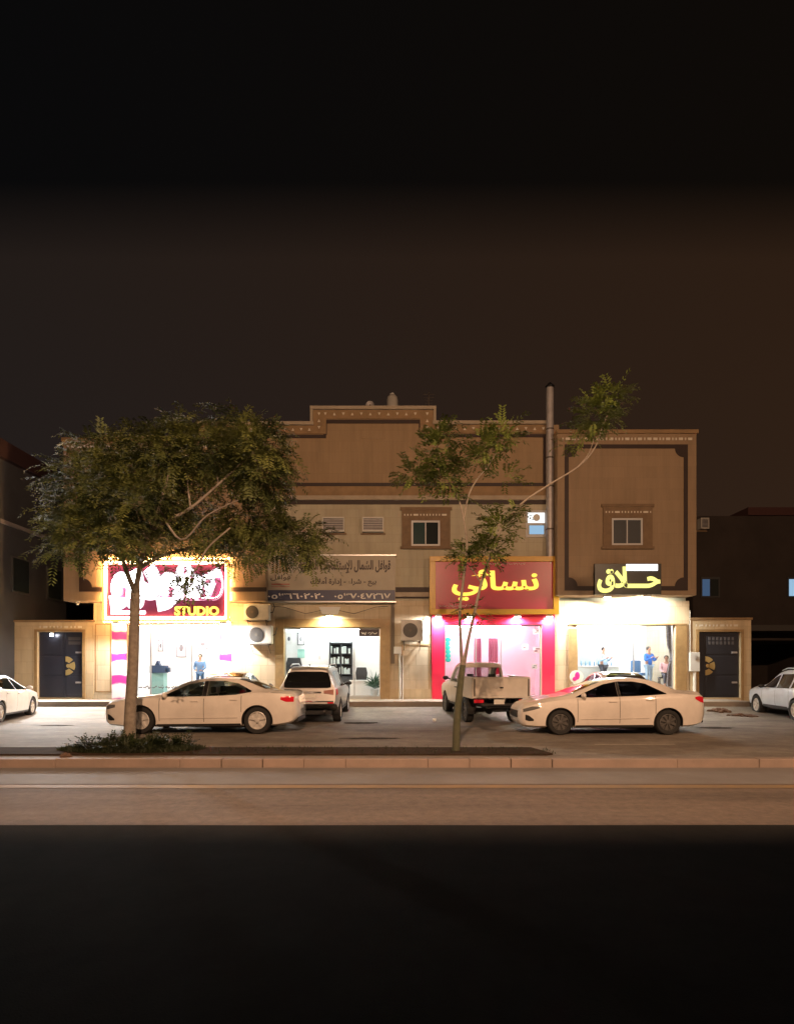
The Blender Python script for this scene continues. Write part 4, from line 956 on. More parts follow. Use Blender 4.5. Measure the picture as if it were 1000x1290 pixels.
def top_panel(B, xs, name, m, parent, off=.008, n=14, rows=12):
    R_ = []
    for x, wa, _ in lerpcols([(x, w, w) for x, w in xs], n):
        dz = (B.zt(x+.02)-B.zt(x-.02))/.04; L = math.hypot(1, dz)
        R_.append([(x - off*dz/L, wa*(2*j/rows-1), B.top(x, wa*(2*j/rows-1)) + off/L) for j in range(rows+1)])
    return grid(R_, name, m, parent)
def rear_panel(B, cols, name, m, parent, off=.01, rows=6):
    """cols (y, z0, z1) on the rear end cap"""
    R_ = []
    for y, z0, z1 in lerpcols(cols, 14): R_.append([(B.r+B.g(z0+(z1-z0)*j/rows)-off, y, z0+(z1-z0)*j/rows) for j in range(rows+1)])
    return grid(R_, name, m, parent)
def wheels(t, xf, xr, track, r, rimm, spokes=5, hw=.105):
    for x in (xf, xr):
        for sg in (1, -1):
            b = MB(); b.lathe([(r*.66, -hw*.8), (r*.74, -hw), (r*.93, -hw), (r, -hw*.65), (r, hw*.65), (r*.93, hw), (r*.74, hw), (r*.66, hw*.8)], 32, 'y', ring_only=True); w = b.build('wheel', M['rubber'], t, 35); w.location = (x, sg*(track/2), r)
            b = MB(); b.lathe([(r*.68, -hw*.7), (r*.68, hw*.78), (r*.62, hw*.85), (r*.58, hw*.35)], 28, 'y')
            for k in range(spokes):
                a = 6.2832*k/spokes+.3
                p = [(math.cos(a+da)*rr, math.sin(a+da)*rr) for da, rr in ((-.35, r*.14), (-.16, r*.63), (.16, r*.63), (.35, r*.14))]
                b.prism(p, 'y', hw*.5, hw*.78)
            b.lathe([(r*.16, hw*.4), (r*.16, hw*.88), (r*.10, hw*.92)], 14, 'y')
            ri = b.build('rim', rimm, w, 30); 
            if sg < 0: ri.scale = (1, -1, 1)
            b = MB(); b.lathe([(r*.57, hw*.1), (r*.57, hw*.3)], 24, 'y'); d = b.build('brake_disc', M['steel_rim'], w, 30)
            if sg < 0: d.scale = (1, -1, 1)
def mirror(t, x, z, w, m):
    for sg in (1, -1):
        b = MB(); b.ball((x, sg*(w+.12), z), (.06, .11, .075), 14, 10); b.tube([(x, sg*(w-.05), z-.04), (x, sg*(w+.06), z-.02)], .025, 6); b.build('side_mirror', m, t, 50)
def arch_cut(x, r, w, depth=.34):
    out = []
    for sg in (1, -1): b = MB(); b.lathe([(r, sg*(w-depth)), (r, sg*(w+.2))], 40, 'y', (x, 0, r*.86)); out.append(b)
    return out
def arch_liner(t, x, r, w):
    for sg in (1, -1):
        b = MB(); n = 20; R0 = r+.0; pts = [(x+R0*math.cos(math.pi*k/n*1.16-.25), r*.86+R0*math.sin(math.pi*k/n*1.16-.25)) for k in range(n+1)]
        o_ = [(x+(R0-.012)*math.cos(math.pi*k/n*1.16-.25), r*.86+(R0-.012)*math.sin(math.pi*k/n*1.16-.25)) for k in range(n+1)]
        for k in range(n): b.prism([pts[k], pts[k+1], o_[k+1], o_[k]], 'y', sg*(w-.33), sg*(w-.035))
        b.build('wheel_liner', M['black'], t)
def seats(t, xs, z, w):
    for x in xs:
        for sg in (1, -1):
            b = MB(); b.prism([(x+.28, z), (x+.28, z+.12), (x-.12, z+.14), (x-.26, z+.62), (x-.34, z+.60), (x-.24, z)], 'y', sg*w*.18, sg*w*.72); b.box(x-.33, x-.25, sg*w*.33, sg*w*.58, z+.64, z+.80); b.build('seat', M['interior'], t, bevel=.02)
def sedan(label, loc, rz, spec, paintm, glassm, rimm, group=None, pitch=0, through=True, spokes=5):
    t = thing('parked_car', label, 'car', loc, rz, group, pitch); B = Body(**spec['body']); w = spec['w']; xf, xr, rw = spec['xf'], spec['xr'], spec['rw']; ra = rw+.055
    cs = arch_cut(xf, ra, w)+arch_cut(xr, ra, w)
    if through:
        for win in spec['wins']:
            b = MB(); b.prism([(c[0], c[1]) for c in win] + [(c[0], c[2]) for c in win[::-1] if c[2]-c[1] > .005], 'y', -1.2, 1.2); cs.append(b)
    link('body', cut(B.mesh(), cs), paintm, t, 38)
    for x in (xf, xr): arch_liner(t, x, ra, w)
    wheels(t, xf, xr, 2*(w-.13), rw, rimm, spokes)
    for sg in (1, -1):
        for win in spec['wins']: side_panel(B, win, sg, 'side_window', glassm, t, .003)
        wa, wb = spec['wins'][0][-1], spec['wins'][1][0]
        side_panel(B, [(wa[0]-.004, wa[1], wa[2]), (wb[0]+.004, wb[1], wb[2])], sg, 'pillar_trim', M['black'], t, .004, 3, 5)
        for x, z0, z1 in spec['seams']: side_panel(B, [(x-.006, z0, z1), (x+.006, z0, z1)], sg, 'door_seam', M['black'], t, .003, 1, 12)
        for x, z in spec['handles']: b = MB(); y = B.side(x, z); b.box(x-.10, x+.10, sg*(y-.01), sg*(y+.03), z-.014, z+.014); b.build('door_handle', paintm, t, bevel=.006)
        side_panel(B, spec['sill'], sg, 'sill_trim', M['black'], t, .004, 12, 2)
        side_panel(B, spec['tail'], sg, 'tail_light', M['tail_red'], t, .008, 8, 5)
        side_panel(B, spec['head'], sg, 'headlight', M['lamp_clear'], t, .008, 8, 5)
        f_ = spec['body']['front']; side_panel(B, [(f_-.34, .36, .40), (f_-.22, .35, .50), (f_-.14, .38, .52)], sg, 'fog_lamp_recess', M['black'], t, .008, 6, 4)
        side_panel(B, [(xf-.52, .40, .415), (xr+.5, .43, .445)], sg, 'side_moulding', paintm, t, .018, 14, 2)
    top_panel(B, spec['screen'], 'windscreen', M['car_glass_black'], t); top_panel(B, spec['back'], 'rear_window', M['car_glass_black'], t)
    mirror(t, spec['mir'][0], spec['mir'][1], w-.08, paintm)
    b = MB(); xe = spec['body']['rear']; b.box(xe-.012, xe+.02, -.26, .26, .62, .74); b.build('number_plate', M['plate'], t)
    b = MB(); b.box(xe-.006, xe+.1, -.6, .6, .30, .42); b.build('rear_diffuser', M['black'], t)
    b = MB(); xf_ = spec['body']['front']; b.box(xf_-.05, xf_+.012, -.45, .45, .42, .60); b.build('grille', M['black'], t)
    b = MB(); b.box(xr+.3, xf-.3, -w*.75, w*.75, .17, .24); b.build('underbody', M['black'], t)
    if through: seats(t, (spec['seatx'], spec['seatx']-.95), .42, w)
    return t, B
CH = dict(w=.94, xf=1.52, xr=-1.53, rw=.355, seatx=.05,
  body=dict(front=2.54, rear=-2.54,
    zt=[(2.54, .66), (2.5, .78), (2.38, .86), (1.9, .95), (1.2, 1.03), (1.08, 1.05), (.35, 1.375), (0, 1.45), (-.4, 1.48), (-.85, 1.455), (-1.2, 1.375), (-1.72, 1.17), (-1.88, 1.135), (-2.3, 1.12), (-2.48, 1.07), (-2.54, .92)],
    zs=[(2.54, .62), (2.5, .72), (2.38, .80), (1.9, .88), (1.2, .94), (0, .95), (-.9, 1.0), (-1.6, 1.07), (-2.3, 1.05), (-2.48, 1.0), (-2.54, .88)],
    zb=[(2.54, .34), (2.4, .22), (1.9, .19), (-1.9, .21), (-2.35, .27), (-2.54, .40)],
    wm=[(2.54, .62), (2.49, .76), (2.3, .87), (1.9, .925), (0, .93), (-1.9, .94), (-2.3, .89), (-2.47, .80), (-2.54, .70)],
    wt=[(2.54, .50), (2.35, .72), (1.2, .80), (1.05, .77), (.35, .63), (-.3, .61), (-1.0, .61), (-1.75, .68), (-2.3, .74), (-2.54, .55)]),
  wins=[[(1.0, .975, .985), (.62, .975, 1.16), (.30, .98, 1.305), (-.08, .985, 1.375)], [(-.20, .99, 1.385), (-.62, 1.005, 1.385), (-.98, 1.03, 1.32), (-1.36, 1.10, 1.13)]],
  seams=[(1.02, .34, .94), (-.14, .32, .97), (-1.12, .58, 1.01)], handles=[(.10, .86), (-.92, .90)], sill=[(1.1, .20, .26), (-1.1, .22, .28)],
  tail=[(-2.14, .90, .98), (-2.28, .84, 1.0), (-2.47, .84, .97)], head=[(2.18, .70, .77), (2.34, .66, .77), (2.46, .64, .72)],
  screen=[(1.06, .66), (.38, .56)], back=[(-.95, .54), (-1.70, .60)], mir=(.86, 1.02))
CA = dict(w=.91, xf=1.39, xr=-1.385, rw=.325, seatx=0.0,
  body=dict(front=2.41, rear=-2.41,
    zt=[(2.41, .60), (2.37, .70), (2.22, .79), (1.75, .92), (1.18, 1.03), (1.08, 1.06), (.25, 1.38), (-.08, 1.45), (-.45, 1.475), (-.85, 1.45), (-1.15, 1.385), (-1.72, 1.165), (-1.86, 1.135), (-2.2, 1.12), (-2.35, 1.07), (-2.41, .92)],
    zs=[(2.41, .56), (2.37, .64), (2.22, .72), (1.75, .84), (1.1, .92), (0, .97), (-.9, 1.02), (-1.6, 1.05), (-2.2, 1.03), (-2.35, .98), (-2.41, .86)],
    zb=[(2.41, .32), (2.28, .20), (1.8, .18), (-1.8, .20), (-2.25, .26), (-2.41, .40)],
    wm=[(2.41, .55), (2.36, .68), (2.18, .80), (1.8, .885), (0, .905), (-1.8, .905), (-2.15, .86), (-2.33, .78), (-2.41, .68)],
    wt=[(2.41, .45), (2.22, .65), (1.2, .78), (1.05, .75), (.25, .60), (-.3, .585), (-.95, .585), (-1.72, .66), (-2.2, .72), (-2.41, .55)]),
  wins=[[(.98, .965, .975), (.60, .965, 1.14), (.22, .975, 1.30), (-.10, .985, 1.365)], [(-.17, .99, 1.375), (-.55, 1.005, 1.375), (-.88, 1.02, 1.32), (-1.34, 1.055, 1.075)]],
  seams=[(.95, .33, .92), (-.13, .30, .97), (-1.05, .55, 1.0)], handles=[(.05, .86), (-.90, .90)], sill=[(1.0, .19, .25), (-1.0, .20, .26)],
  tail=[(-2.08, .93, .98), (-2.2, .86, 1.0), (-2.34, .82, .97)], head=[(1.90, .70, .74), (2.12, .63, .73), (2.32, .58, .66)],
  screen=[(1.06, .64), (.28, .53)], back=[(-.92, .52), (-1.70, .58)], mir=(.82, 1.02))
carg = None
sedan('dusty white sedan with alloy wheels parked side on behind the large tree trunk', (PX(262, 15.55)-.05, 15.85, 0), math.pi, CH, M['white_paint_dusty'], M['car_glass'], M['rim'], carg)
sedan('white sedan with dark windows and dark wheels parked side on behind the slim tree', (PX(767, 15.0)+.05, 15.62, 0), math.pi, CA, M['white_paint_dusty'], M['car_glass_dark'], M['steel_rim'], carg, spokes=8)
sedan('white car cut off by the left edge of the photo near the boundary wall', (-13.55, 19.0, .03), R(90+15), CA, M['white_paint'], M['car_glass'], M['rim'], carg, through=True)
sedan('pale sedan mostly hidden behind the dusty sedan, below the stacked air conditioners', (PX(305, 20), 19.2, .02), R(90), CA, M['silver_paint'], M['car_glass'], M['rim'], carg)[0].scale = (1, 1.02, 1.07)
sedan('white car mostly hidden behind the white sedan, in front of the barber window', (PX(760, 20), 19.4, .02), R(90), CH, M['white_paint'], M['car_glass'], M['rim'], carg)[0].scale = (1, 1, 1.08)
# silver SUV seen from behind
def suv(label, loc, rz, paintm, rim, pitch=0):
    t = thing('parked_suv', label, 'car', loc, rz, None, pitch); w = .93; xf, xr, rw = 1.45, -1.35, .385; ra = rw+.06
    B = Body(2.38, -2.38,
      zt=[(2.38, .80), (2.33, .95), (2.15, 1.06), (1.7, 1.14), (1.2, 1.19), (1.1, 1.21), (.35, 1.66), (.1, 1.74), (-.4, 1.81), (-1.3, 1.81), (-2.1, 1.76), (-2.33, 1.72), (-2.38, 1.69)],
      zs=[(2.38, .74), (2.33, .86), (2.15, .95), (1.2, 1.04), (0, 1.08), (-1.5, 1.14), (-2.38, 1.16)],
      zb=[(2.38, .45), (2.2, .36), (-1.7, .40), (-2.1, .56), (-2.38, .62)],
      wm=[(2.38, .66), (2.3, .80), (2.0, .90), (0, .925), (-1.9, .925), (-2.25, .90), (-2.38, .86)],
      wt=[(2.38, .55), (2.1, .74), (1.2, .80), (1.1, .78), (.35, .64), (-.3, .63), (-2.1, .62), (-2.38, .59)],
      g=[(.4, .02), (.62, -.05), (.95, .0), (1.15, .02), (1.8, .24)], gx=-1.6)
    link('body', cut(B.mesh(), arch_cut(xf, ra, w)+arch_cut(xr, ra, w)), paintm, t, 38)
    for x in (xf, xr): arch_liner(t, x, ra, w)
    wheels(t, xf, xr, 2*(w-.12), rw, rim, 6, .125)
    rear_panel(B, [(-.72, 1.17, 1.30), (-.62, 1.15, 1.60), (-.45, 1.15, 1.64), (.45, 1.15, 1.64), (.62, 1.15, 1.60), (.72, 1.17, 1.30)], 'rear_window', M['car_glass_black'], t)
    rear_panel(B, [(-.42, .985, 1.03), (.42, .985, 1.03)], 'tailgate_garnish', M['chrome'], t, .02)
    rear_panel(B, [(-.25, .84, .95), (.25, .84, .95)], 'number_plate', M['plate'], t, .02)
    for sg in (1, -1):
        rear_panel(B, [(sg*.80, .93, 1.10), (sg*.50, .98, 1.06)] if sg < 0 else [(.50, .98, 1.06), (.80, .93, 1.10)], 'tail_light', mat('pale_red_lens', (.45, .22, .19), .2), t, .016)
        side_panel(B, [(-2.33, .92, 1.12), (-2.16, .95, 1.08)], sg, 'tail_light_side', M['tail_red'], t, .008, 6, 4)
        for c in ([(1.0, 1.12, 1.14), (.40, 1.11, 1.52), (.05, 1.12, 1.62)], [(-.04, 1.12, 1.63), (-.9, 1.13, 1.66)], [(-1.0, 1.15, 1.655), (-1.75, 1.19, 1.60)]): side_panel(B, c, sg, 'side_window', M['car_glass_black'], t, .006)
        for x in (1.0, 0, -.95): side_panel(B, [(x-.006, .45, 1.05), (x+.006, .45, 1.05)], sg, 'door_seam', M['black'], t, .004, 1, 10)
        b = MB(); b.tube([(-1.9, sg*.60, 1.80), (-1.5, sg*.62, 1.86), (-.3, sg*.63, 1.86), (.1, sg*.62, 1.77)], .02, 8); b.build('roof_rail', M['alu'], t, 40)
        side_panel(B, [(.9, .36, .46), (-.85, .36, .46)], sg, 'side_step', M['black'], t, .03, 10, 2)
        rear_panel(B, [(sg*.80, .67, .71), (sg*.62, .67, .71)] if sg < 0 else [(.62, .67, .71), (.80, .67, .71)], 'reflector', M['tail_red'], t, .02)
    rear_panel(B, [(-.80, .715, .75), (.80, .715, .75)], 'bumper_step', M['chrome'], t, .03)
    rear_panel(B, [(-.84, .625, .665), (.84, .625, .665)], 'lower_bumper', M['black'], t, .012)
    top_panel(B, [(1.1, .68), (.38, .56)], 'windscreen', M['car_glass_black'], t); mirror(t, .85, 1.16, w-.06, M['black'])
    b = MB(); b.box(-2.1, 2.0, -.7, .7, .30, .42); b.build('underbody', M['black'], t)
    b = MB(); b.tube([(-2.3, -.5, .42), (-1.8, -.5, .42)], .035, 10); b.build('exhaust', M['steel_rim'], t, 40)
    b = MB(); b.box(-1.95, -1.88, -.012, .012, 1.79, 1.87); b.build('roof_antenna', M['black'], t)
    b = MB(); b.tube([(-2.185, .02, 1.20), (-2.20, -.28, 1.22)], .012, 6); b.build('rear_wiper', M['black'], t)
    return t
suv('silver SUV seen from behind in front of the office', (-2.74, 19.95, .02), R(90), M['silver_paint'], M['rim'], -R(1.0))
# pale SUV cut off at the right edge
t = suv('pale silver SUV cut off by the right edge of the photo', (13.98, 19.75, .02), R(90-8), paint('bluish_lit_paint', (.60, .67, .74)), M['rim'], -R(.6)); t.scale = (.93, .98, .92)  # bluish shop light is put into the paint colour
# pickup
def pickup(label, loc, rz, pitch=0):
    t = thing('pickup_truck', label, 'pickup truck', loc, rz, None, pitch); w = .87; xf, xr, rw = 1.62, -1.50, .40; P_ = M['pickup_paint']; ra = rw+.07
    B = Body(2.55, -.52,
      zt=[(2.55, .98), (2.50, 1.12), (2.3, 1.20), (1.3, 1.30), (1.18, 1.33), (.72, 1.76), (.5, 1.86), (.1, 1.91), (-.4, 1.90), (-.52, 1.86)],
      zs=[(2.55, .92), (2.5, 1.04), (2.3, 1.10), (1.2, 1.18), (-.52, 1.20)], zb=[(2.55, .58), (2.3, .52), (.9, .48), (-.52, .48)],
      wm=[(2.55, .74), (2.45, .82), (1.9, .86), (-.4, .86), (-.52, .83)], wt=[(2.55, .66), (2.2, .74), (1.3, .78), (1.15, .77), (.6, .68), (-.3, .68), (-.52, .66)], g=[(1.2, 0), (1.9, .06)], gx=.2)
    win = [(.92, 1.24, 1.27), (.62, 1.235, 1.60), (.38, 1.235, 1.74), (-.36, 1.24, 1.76)]
    cs = arch_cut(xf, ra, w)
    b = MB(); b.prism([(c[0], c[1]) for c in win] + [(c[0], c[2]) for c in win[::-1]], 'y', -1.2, 1.2); cs.append(b)
    b = MB(); b.prism([(-.66, 1.32), (.66, 1.32), (.60, 1.74), (-.60, 1.74)], 'x', -.9, 1.6); cs.append(b)
    link('cab', cut(B.mesh(48), cs), P_, t, 38)
    arch_liner(t, xf, ra, w); wheels(t, xf, xr, 1.50, rw, M['steel_rim'], 8, .115)
    for sg in (1, -1):
        side_panel(B, win, sg, 'side_window', M['car_glass'], t, .003)
        for x in (.98, -.42): side_panel(B, [(x-.006, .55, 1.18), (x+.006, .55, 1.18)], sg, 'door_seam', M['black'], t, .004, 1, 10)
        b = MB(); b.box(-.34, -.16, sg*.855, sg*.90, 1.06, 1.09); b.build('door_handle', M['black'], t)
        side_panel(B, [(2.30, .92, 1.02), (2.47, .92, 1.02)], sg, 'headlight', M['lamp_clear'], t, .01, 4, 3)
    rear_panel(B, [(-.67, 1.31, 1.38), (-.60, 1.31, 1.745), (.60, 1.31, 1.745), (.67, 1.31, 1.38)], 'rear_window', M['car_glass'], t, .004)
    b = MB(); b.box(.62, .70, -.58, .58, 1.10, 1.40); b.build('dashboard', M['interior'], t)
    for sg in (1, -1):
        b = MB(); b.box(-.40, .0, sg*.12, sg*.62, .9, 1.32); b.box(-.34, -.26, sg*.26, sg*.48, 1.33, 1.52); b.build('seat', M['interior'], t, bevel=.02)
    mirror(t, .82, 1.36, w, M['black'])
    # load bed
    b = MB(); b.box(-2.60, -.62, -.86, .86, .84, .90); b.box(-.66, -.62, -.86, .86, .90, 1.42); bed = b.build('load_bed', P_, t, bevel=.008)
    for sg in (1, -1):
        b = MB(); b.box(-2.60, -.62, sg*.862, sg*.90, .82, 1.44); b.box(-2.58, -.64, sg*.84, sg*.915, 1.442, 1.48); b.build('side_board', P_, bed, bevel=.008)
    b = MB(); b.box(-2.66, -2.604, -.90, .90, .84, 1.44); b.box(-2.655, -2.61, -.895, .895, 1.442, 1.475); tg = b.build('tailgate', P_, t, bevel=.012)
    b = MB(); b.box(-2.68, -2.661, -.05, .05, 1.14, 1.18); b.build('latch', M['black'], tg)
    b = MB()
    for sg in (1, -1): b.box(-2.675, -2.661, sg*.82, sg*.86, .9, 1.42)
    b.build('strap', M['rust'], tg)
    b = MB(); b.box(-2.55, 2.3, -.42, -.32, .52, .66); b.box(-2.55, 2.3, .32, .42, .52, .66)
    for x in (-2.5, -1.6, -.6, .6, 1.7): b.box(x-.06, x+.06, -.319, .319, .54, .64)
    b.build('chassis', M['black'], t)
    for x in (xf, xr): b = MB(); b.tube([(x, -.7, rw), (x, .7, rw)], .06, 10); b.ball((x, .05, rw), .15); b.build('axle', M['black'], t, 40)
    b = MB(); b.box(-2.66, -2.56, -.62, .62, .60, .68); b.build('rear_bumper', M['black'], t, bevel=.01)
    b = MB(); b.box(-2.68, -2.665, -.08, .24, .66, .80); b.build('number_plate', M['plate'], t)
    for sg in (1, -1):
        b = MB(); b.box(-2.66, -2.60, sg*.55, sg*.84, .70, .80); b.build('tail_light', M['tail_red'], t, bevel=.008)
        b = MB(); b.box(xr-.5, xr-.47, sg*.62, sg*.88, .30, .80); b.build('mud_flap', M['rubber'], t)
        b = MB(); n = 12; p = [(xr+(rw+.1)*math.cos(math.pi*k/n), rw+(rw+.1)*math.sin(math.pi*k/n)) for k in range(n+1)]; q_ = [(xr+(rw+.07)*math.cos(math.pi*k/n), rw+(rw+.07)*math.sin(math.pi*k/n)) for k in range(n+1)]
        for k in range(n): b.prism([p[k], p[k+1], q_[k+1], q_[k]], 'y', sg*.62, sg*.84)
        b.build('mudguard', M['black'], t)
        b = MB(); b.box(xr+.6, .9, sg*.70, sg*.84, .46, .52); b.build('side_step', M['black'], t)
    b = MB(); b.lathe([(.36, .56), (.38, .60), (.38, .70), (.30, .74)], 24, 'z', (-2.05, 0, -.16)); b.build('spare_wheel', M['rubber'], t, 40)
    return t
pickup('dusty white pickup truck parked nose in before the red ladies shop', (2.83, 19.95, .02), R(90+7), -R(.9))

# ------------------------------------------------------------------ TREES
def sprays(b, cl, n, seed, L=(.25, .5), lw=.020, ll=.075, droop=.6, pairs=8):
    """feathery leaves: each is a drooping stalk with pairs of small leaflets; cl = (centre, radii, weight)"""
    q = random.Random(seed); W = [c[2] for c in cl]; bm = b.bm
    for _ in range(n):
        c, r, _w = q.choices(cl, W)[0]
        while True:
            u = Vector((q.uniform(-1, 1), q.uniform(-1, 1), q.uniform(-1, 1)))
            if .05 < u.length < 1: break
        u = u * (.55+.45*q.random())
        p = Vector(c) + Vector((u.x*r[0], u.y*r[1], u.z*r[2])); d = Vector((u.x, u.y, u.z*.35+q.uniform(-.2, .35))).normalized() + Vector((q.uniform(-.6, .6), q.uniform(-.6, .6), q.uniform(-.3, .3)))
        d.normalize(); l = q.uniform(*L); st = l/pairs; s = d.cross(Vector((0, 0, 1))); s = s.normalized() if s.length > .01 else Vector((1, 0, 0))
        for k in range(pairs):
            d = (d + Vector((0, 0, -droop*st*2.2))).normalized(); p = p + d*st; nrm = s.cross(d)
            for sg in (1, -1):
                e = (s*sg + d*.55 + nrm*q.uniform(-.5, .3)).normalized(); le = ll*q.uniform(.7, 1.2)*(1-.35*abs(k/pairs-.4)); wv = d*lw*.5
                try: bm.faces.new([bm.verts.new(p), bm.verts.new(p+e*le*.5+wv), bm.verts.new(p+e*le), bm.verts.new(p+e*le*.5-wv)])
                except ValueError: pass
def limb(b, pts, r0, r1, seg=8):
    P_ = [Vector(p) for p in pts]; out = []; n = len(P_)
    for i in range(n-1):
        p0, p1, p2, p3 = P_[max(i-1, 0)], P_[i], P_[i+1], P_[min(i+2, n-1)]
        for k in range(5): t = k/5; out.append(.5*((2*p1)+(p2-p0)*t+(2*p0-5*p1+4*p2-p3)*t*t+(3*p1-p0-3*p2+p3)*t**3))
    out.append(P_[-1]); m = len(out)
    b.tube(out, [r0+(r1-r0)*(i/(m-1))**.8 for i in range(m)], seg)
# large tree
T1 = 12.65
def L1(px, py, dy=0): Y = T1+dy; return (PX(px, Y), Y, PZ(py, Y))
t = thing('shade_tree', 'large spreading tree with feathery crown in the grassy bed in front of the studio', 'tree', (0, 0, 0))
b = MB(); limb(b, [L1(163, 944), L1(164, 900), L1(167, 850), L1(169, 800), L1(170, 760), L1(171, 742)], .135, .095, 12)
b.bm.verts.ensure_lookup_table(); b.build('trunk', M['bark'], t, 60)
b = MB()
brs = [([L1(171, 748), L1(160, 722), L1(152, 700), L1(130, 665, .4), L1(100, 630, .6)], .07, .02), ([L1(171, 748), L1(176, 715), L1(185, 680, -.3), L1(200, 640, -.5), L1(215, 590, -.6)], .075, .02),
 ([L1(176, 715), L1(205, 700, .5), L1(240, 690, .9), L1(290, 675, 1.2), L1(350, 660, 1.0), L1(395, 665, .8)], .05, .012), ([L1(190, 668, -.3), L1(240, 640, -.4), L1(275, 610, -.5), L1(320, 570, -.5)], .045, .015),
 ([L1(200, 640, -.5), L1(228, 680, -.8), L1(260, 650, -1), L1(300, 630, -1.2)], .03, .01), ([L1(152, 700), L1(120, 690, -.5), L1(85, 675, -.9)], .035, .012), ([L1(185, 680, -.3), L1(160, 630, .8), L1(150, 580, 1.1)], .04, .015),
 ([L1(275, 610, -.5), L1(270, 580, .3), L1(262, 550, .5)], .02, .008), ([L1(275, 655, 1.2), L1(292, 630, 1.4), L1(300, 590, 1.3)], .025, .01), ([L1(240, 640, -.4), L1(235, 600, -.2), L1(228, 565, 0)], .025, .01),
 ([L1(228, 740, -1.1), L1(248, 715, -1), L1(262, 690, -.9), L1(290, 665, -1.0)], .012, .02)]
for p_, a, c in brs: limb(b, p_, a, c)
b.build('limbs', M['bark'], t, 60)
s1 = FPX/T1
def C1(px, py, rx, ry, dy=0, w=None, rd=None): return (L1(px, py, dy), (rx/s1, (rd or rx*.8)/s1, ry/s1), w or rx*ry)
cl = [C1(110, 615, 52, 48), C1(95, 660, 42, 32, -.5), C1(150, 580, 60, 34, .5), C1(205, 575, 60, 38, -.3), C1(265, 570, 62, 42, 0), C1(320, 575, 48, 44, -.4), C1(300, 540, 45, 18, .3), C1(340, 610, 26, 30, .2),
      C1(170, 635, 62, 40, -.6), C1(140, 680, 55, 22, -.8), C1(230, 640, 45, 36, .7), C1(270, 675, 52, 24, .9), C1(320, 650, 46, 26, .6), C1(350, 680, 46, 26, .9), C1(385, 672, 26, 22, .7), C1(395, 700, 16, 18, .8, 260), C1(180, 685, 45, 18, .6),
      C1(238, 728, 16, 15, -1.1, 420), C1(305, 700, 30, 12, .9, 320), C1(85, 690, 30, 14, -.6, 250), C1(225, 535, 30, 9, 0, 200), C1(125, 560, 35, 12, .2, 300), C1(340, 545, 20, 12, 0, 160), C1(285, 700, 10, 14, .8, 60)]
cl = [(c, r_, w_) for c, r_, w_ in cl]
b = MB(); sprays(b, cl, 4100, 11, (.30, .62), .040, .125, .9, 9); b.build('crown', M['leaf'], t)
# slim tree
T2 = 11.75
def L2(px, py, dy=0): Y = T2+dy; return (PX(px, Y), Y, PZ(py, Y))
t = thing('young_tree', 'slim young tree with sparse leaf clusters and a long side branch before the pickup', 'tree', (0, 0, 0))
b = MB(); limb(b, [L2(574, 952), L2(576, 900), L2(580, 860), L2(583, 838)], .085, .062, 10); b.build('trunk', M['bark_green'], t, 60)
b = MB()
brs2 = [([L2(582, 842), L2(580, 805), L2(579, 770), L2(583, 735), L2(588, 690), L2(584, 655), L2(577, 628), L2(567, 610), L2(558, 588), L2(550, 560)], .04, .010), ([L2(583, 842), L2(590, 805), L2(598, 770), L2(606, 735), L2(616, 705), L2(630, 668), L2(655, 636), L2(691, 611), L2(728, 588), L2(748, 566), L2(758, 540), L2(768, 515)], .040, .010),
 ([L2(584, 655), L2(590, 625), L2(600, 605), L2(614, 588), L2(625, 570)], .022, .008), ([L2(728, 588), L2(742, 570), L2(750, 545)], .014, .006), ([L2(598, 770), L2(606, 778), L2(620, 782)], .012, .005), ([L2(606, 735), L2(590, 712), L2(575, 706)], .014, .006),
 ([L2(558, 588), L2(540, 585), L2(520, 592)], .012, .005), ([L2(616, 705), L2(628, 700), L2(640, 690)], .010, .005), ([L2(579, 770), L2(570, 765), L2(565, 760)], .008, .004)]
for p_, a, c in brs2: limb(b, p_, a, c, 7)
b.build('limbs', M['bark'], t, 60)
s2 = FPX/T2
def C2(px, py, rx, ry, dy=0, w=None): return (L2(px, py, dy), (rx/s2, rx*.8/s2, ry/s2), w or rx*ry)
cl2 = [C2(752, 520, 26, 22), C2(770, 500, 20, 14), C2(740, 540, 18, 12), C2(550, 575, 26, 30), C2(525, 596, 24, 13), C2(560, 600, 22, 20), C2(555, 545, 18, 12), C2(612, 560, 26, 18), C2(635, 548, 20, 14), C2(600, 575, 14, 10),
       C2(628, 665, 20, 26), C2(645, 645, 14, 12), C2(612, 695, 28, 14), C2(585, 700, 18, 9), C2(592, 690, 14, 10), C2(635, 600, 22, 8, 0, 90), C2(600, 780, 20, 8, 0, 80), C2(715, 560, 16, 10, .2, 60), C2(575, 620, 20, 10, 0, 100), C2(610, 775, 16, 9, 0, 50), C2(590, 765, 14, 10, 0, 40)]
b = MB(); sprays(b, cl2, 800, 5, (.2, .42), .045, .105, .6, 7); b.build('crown', M['leaf2'], t)

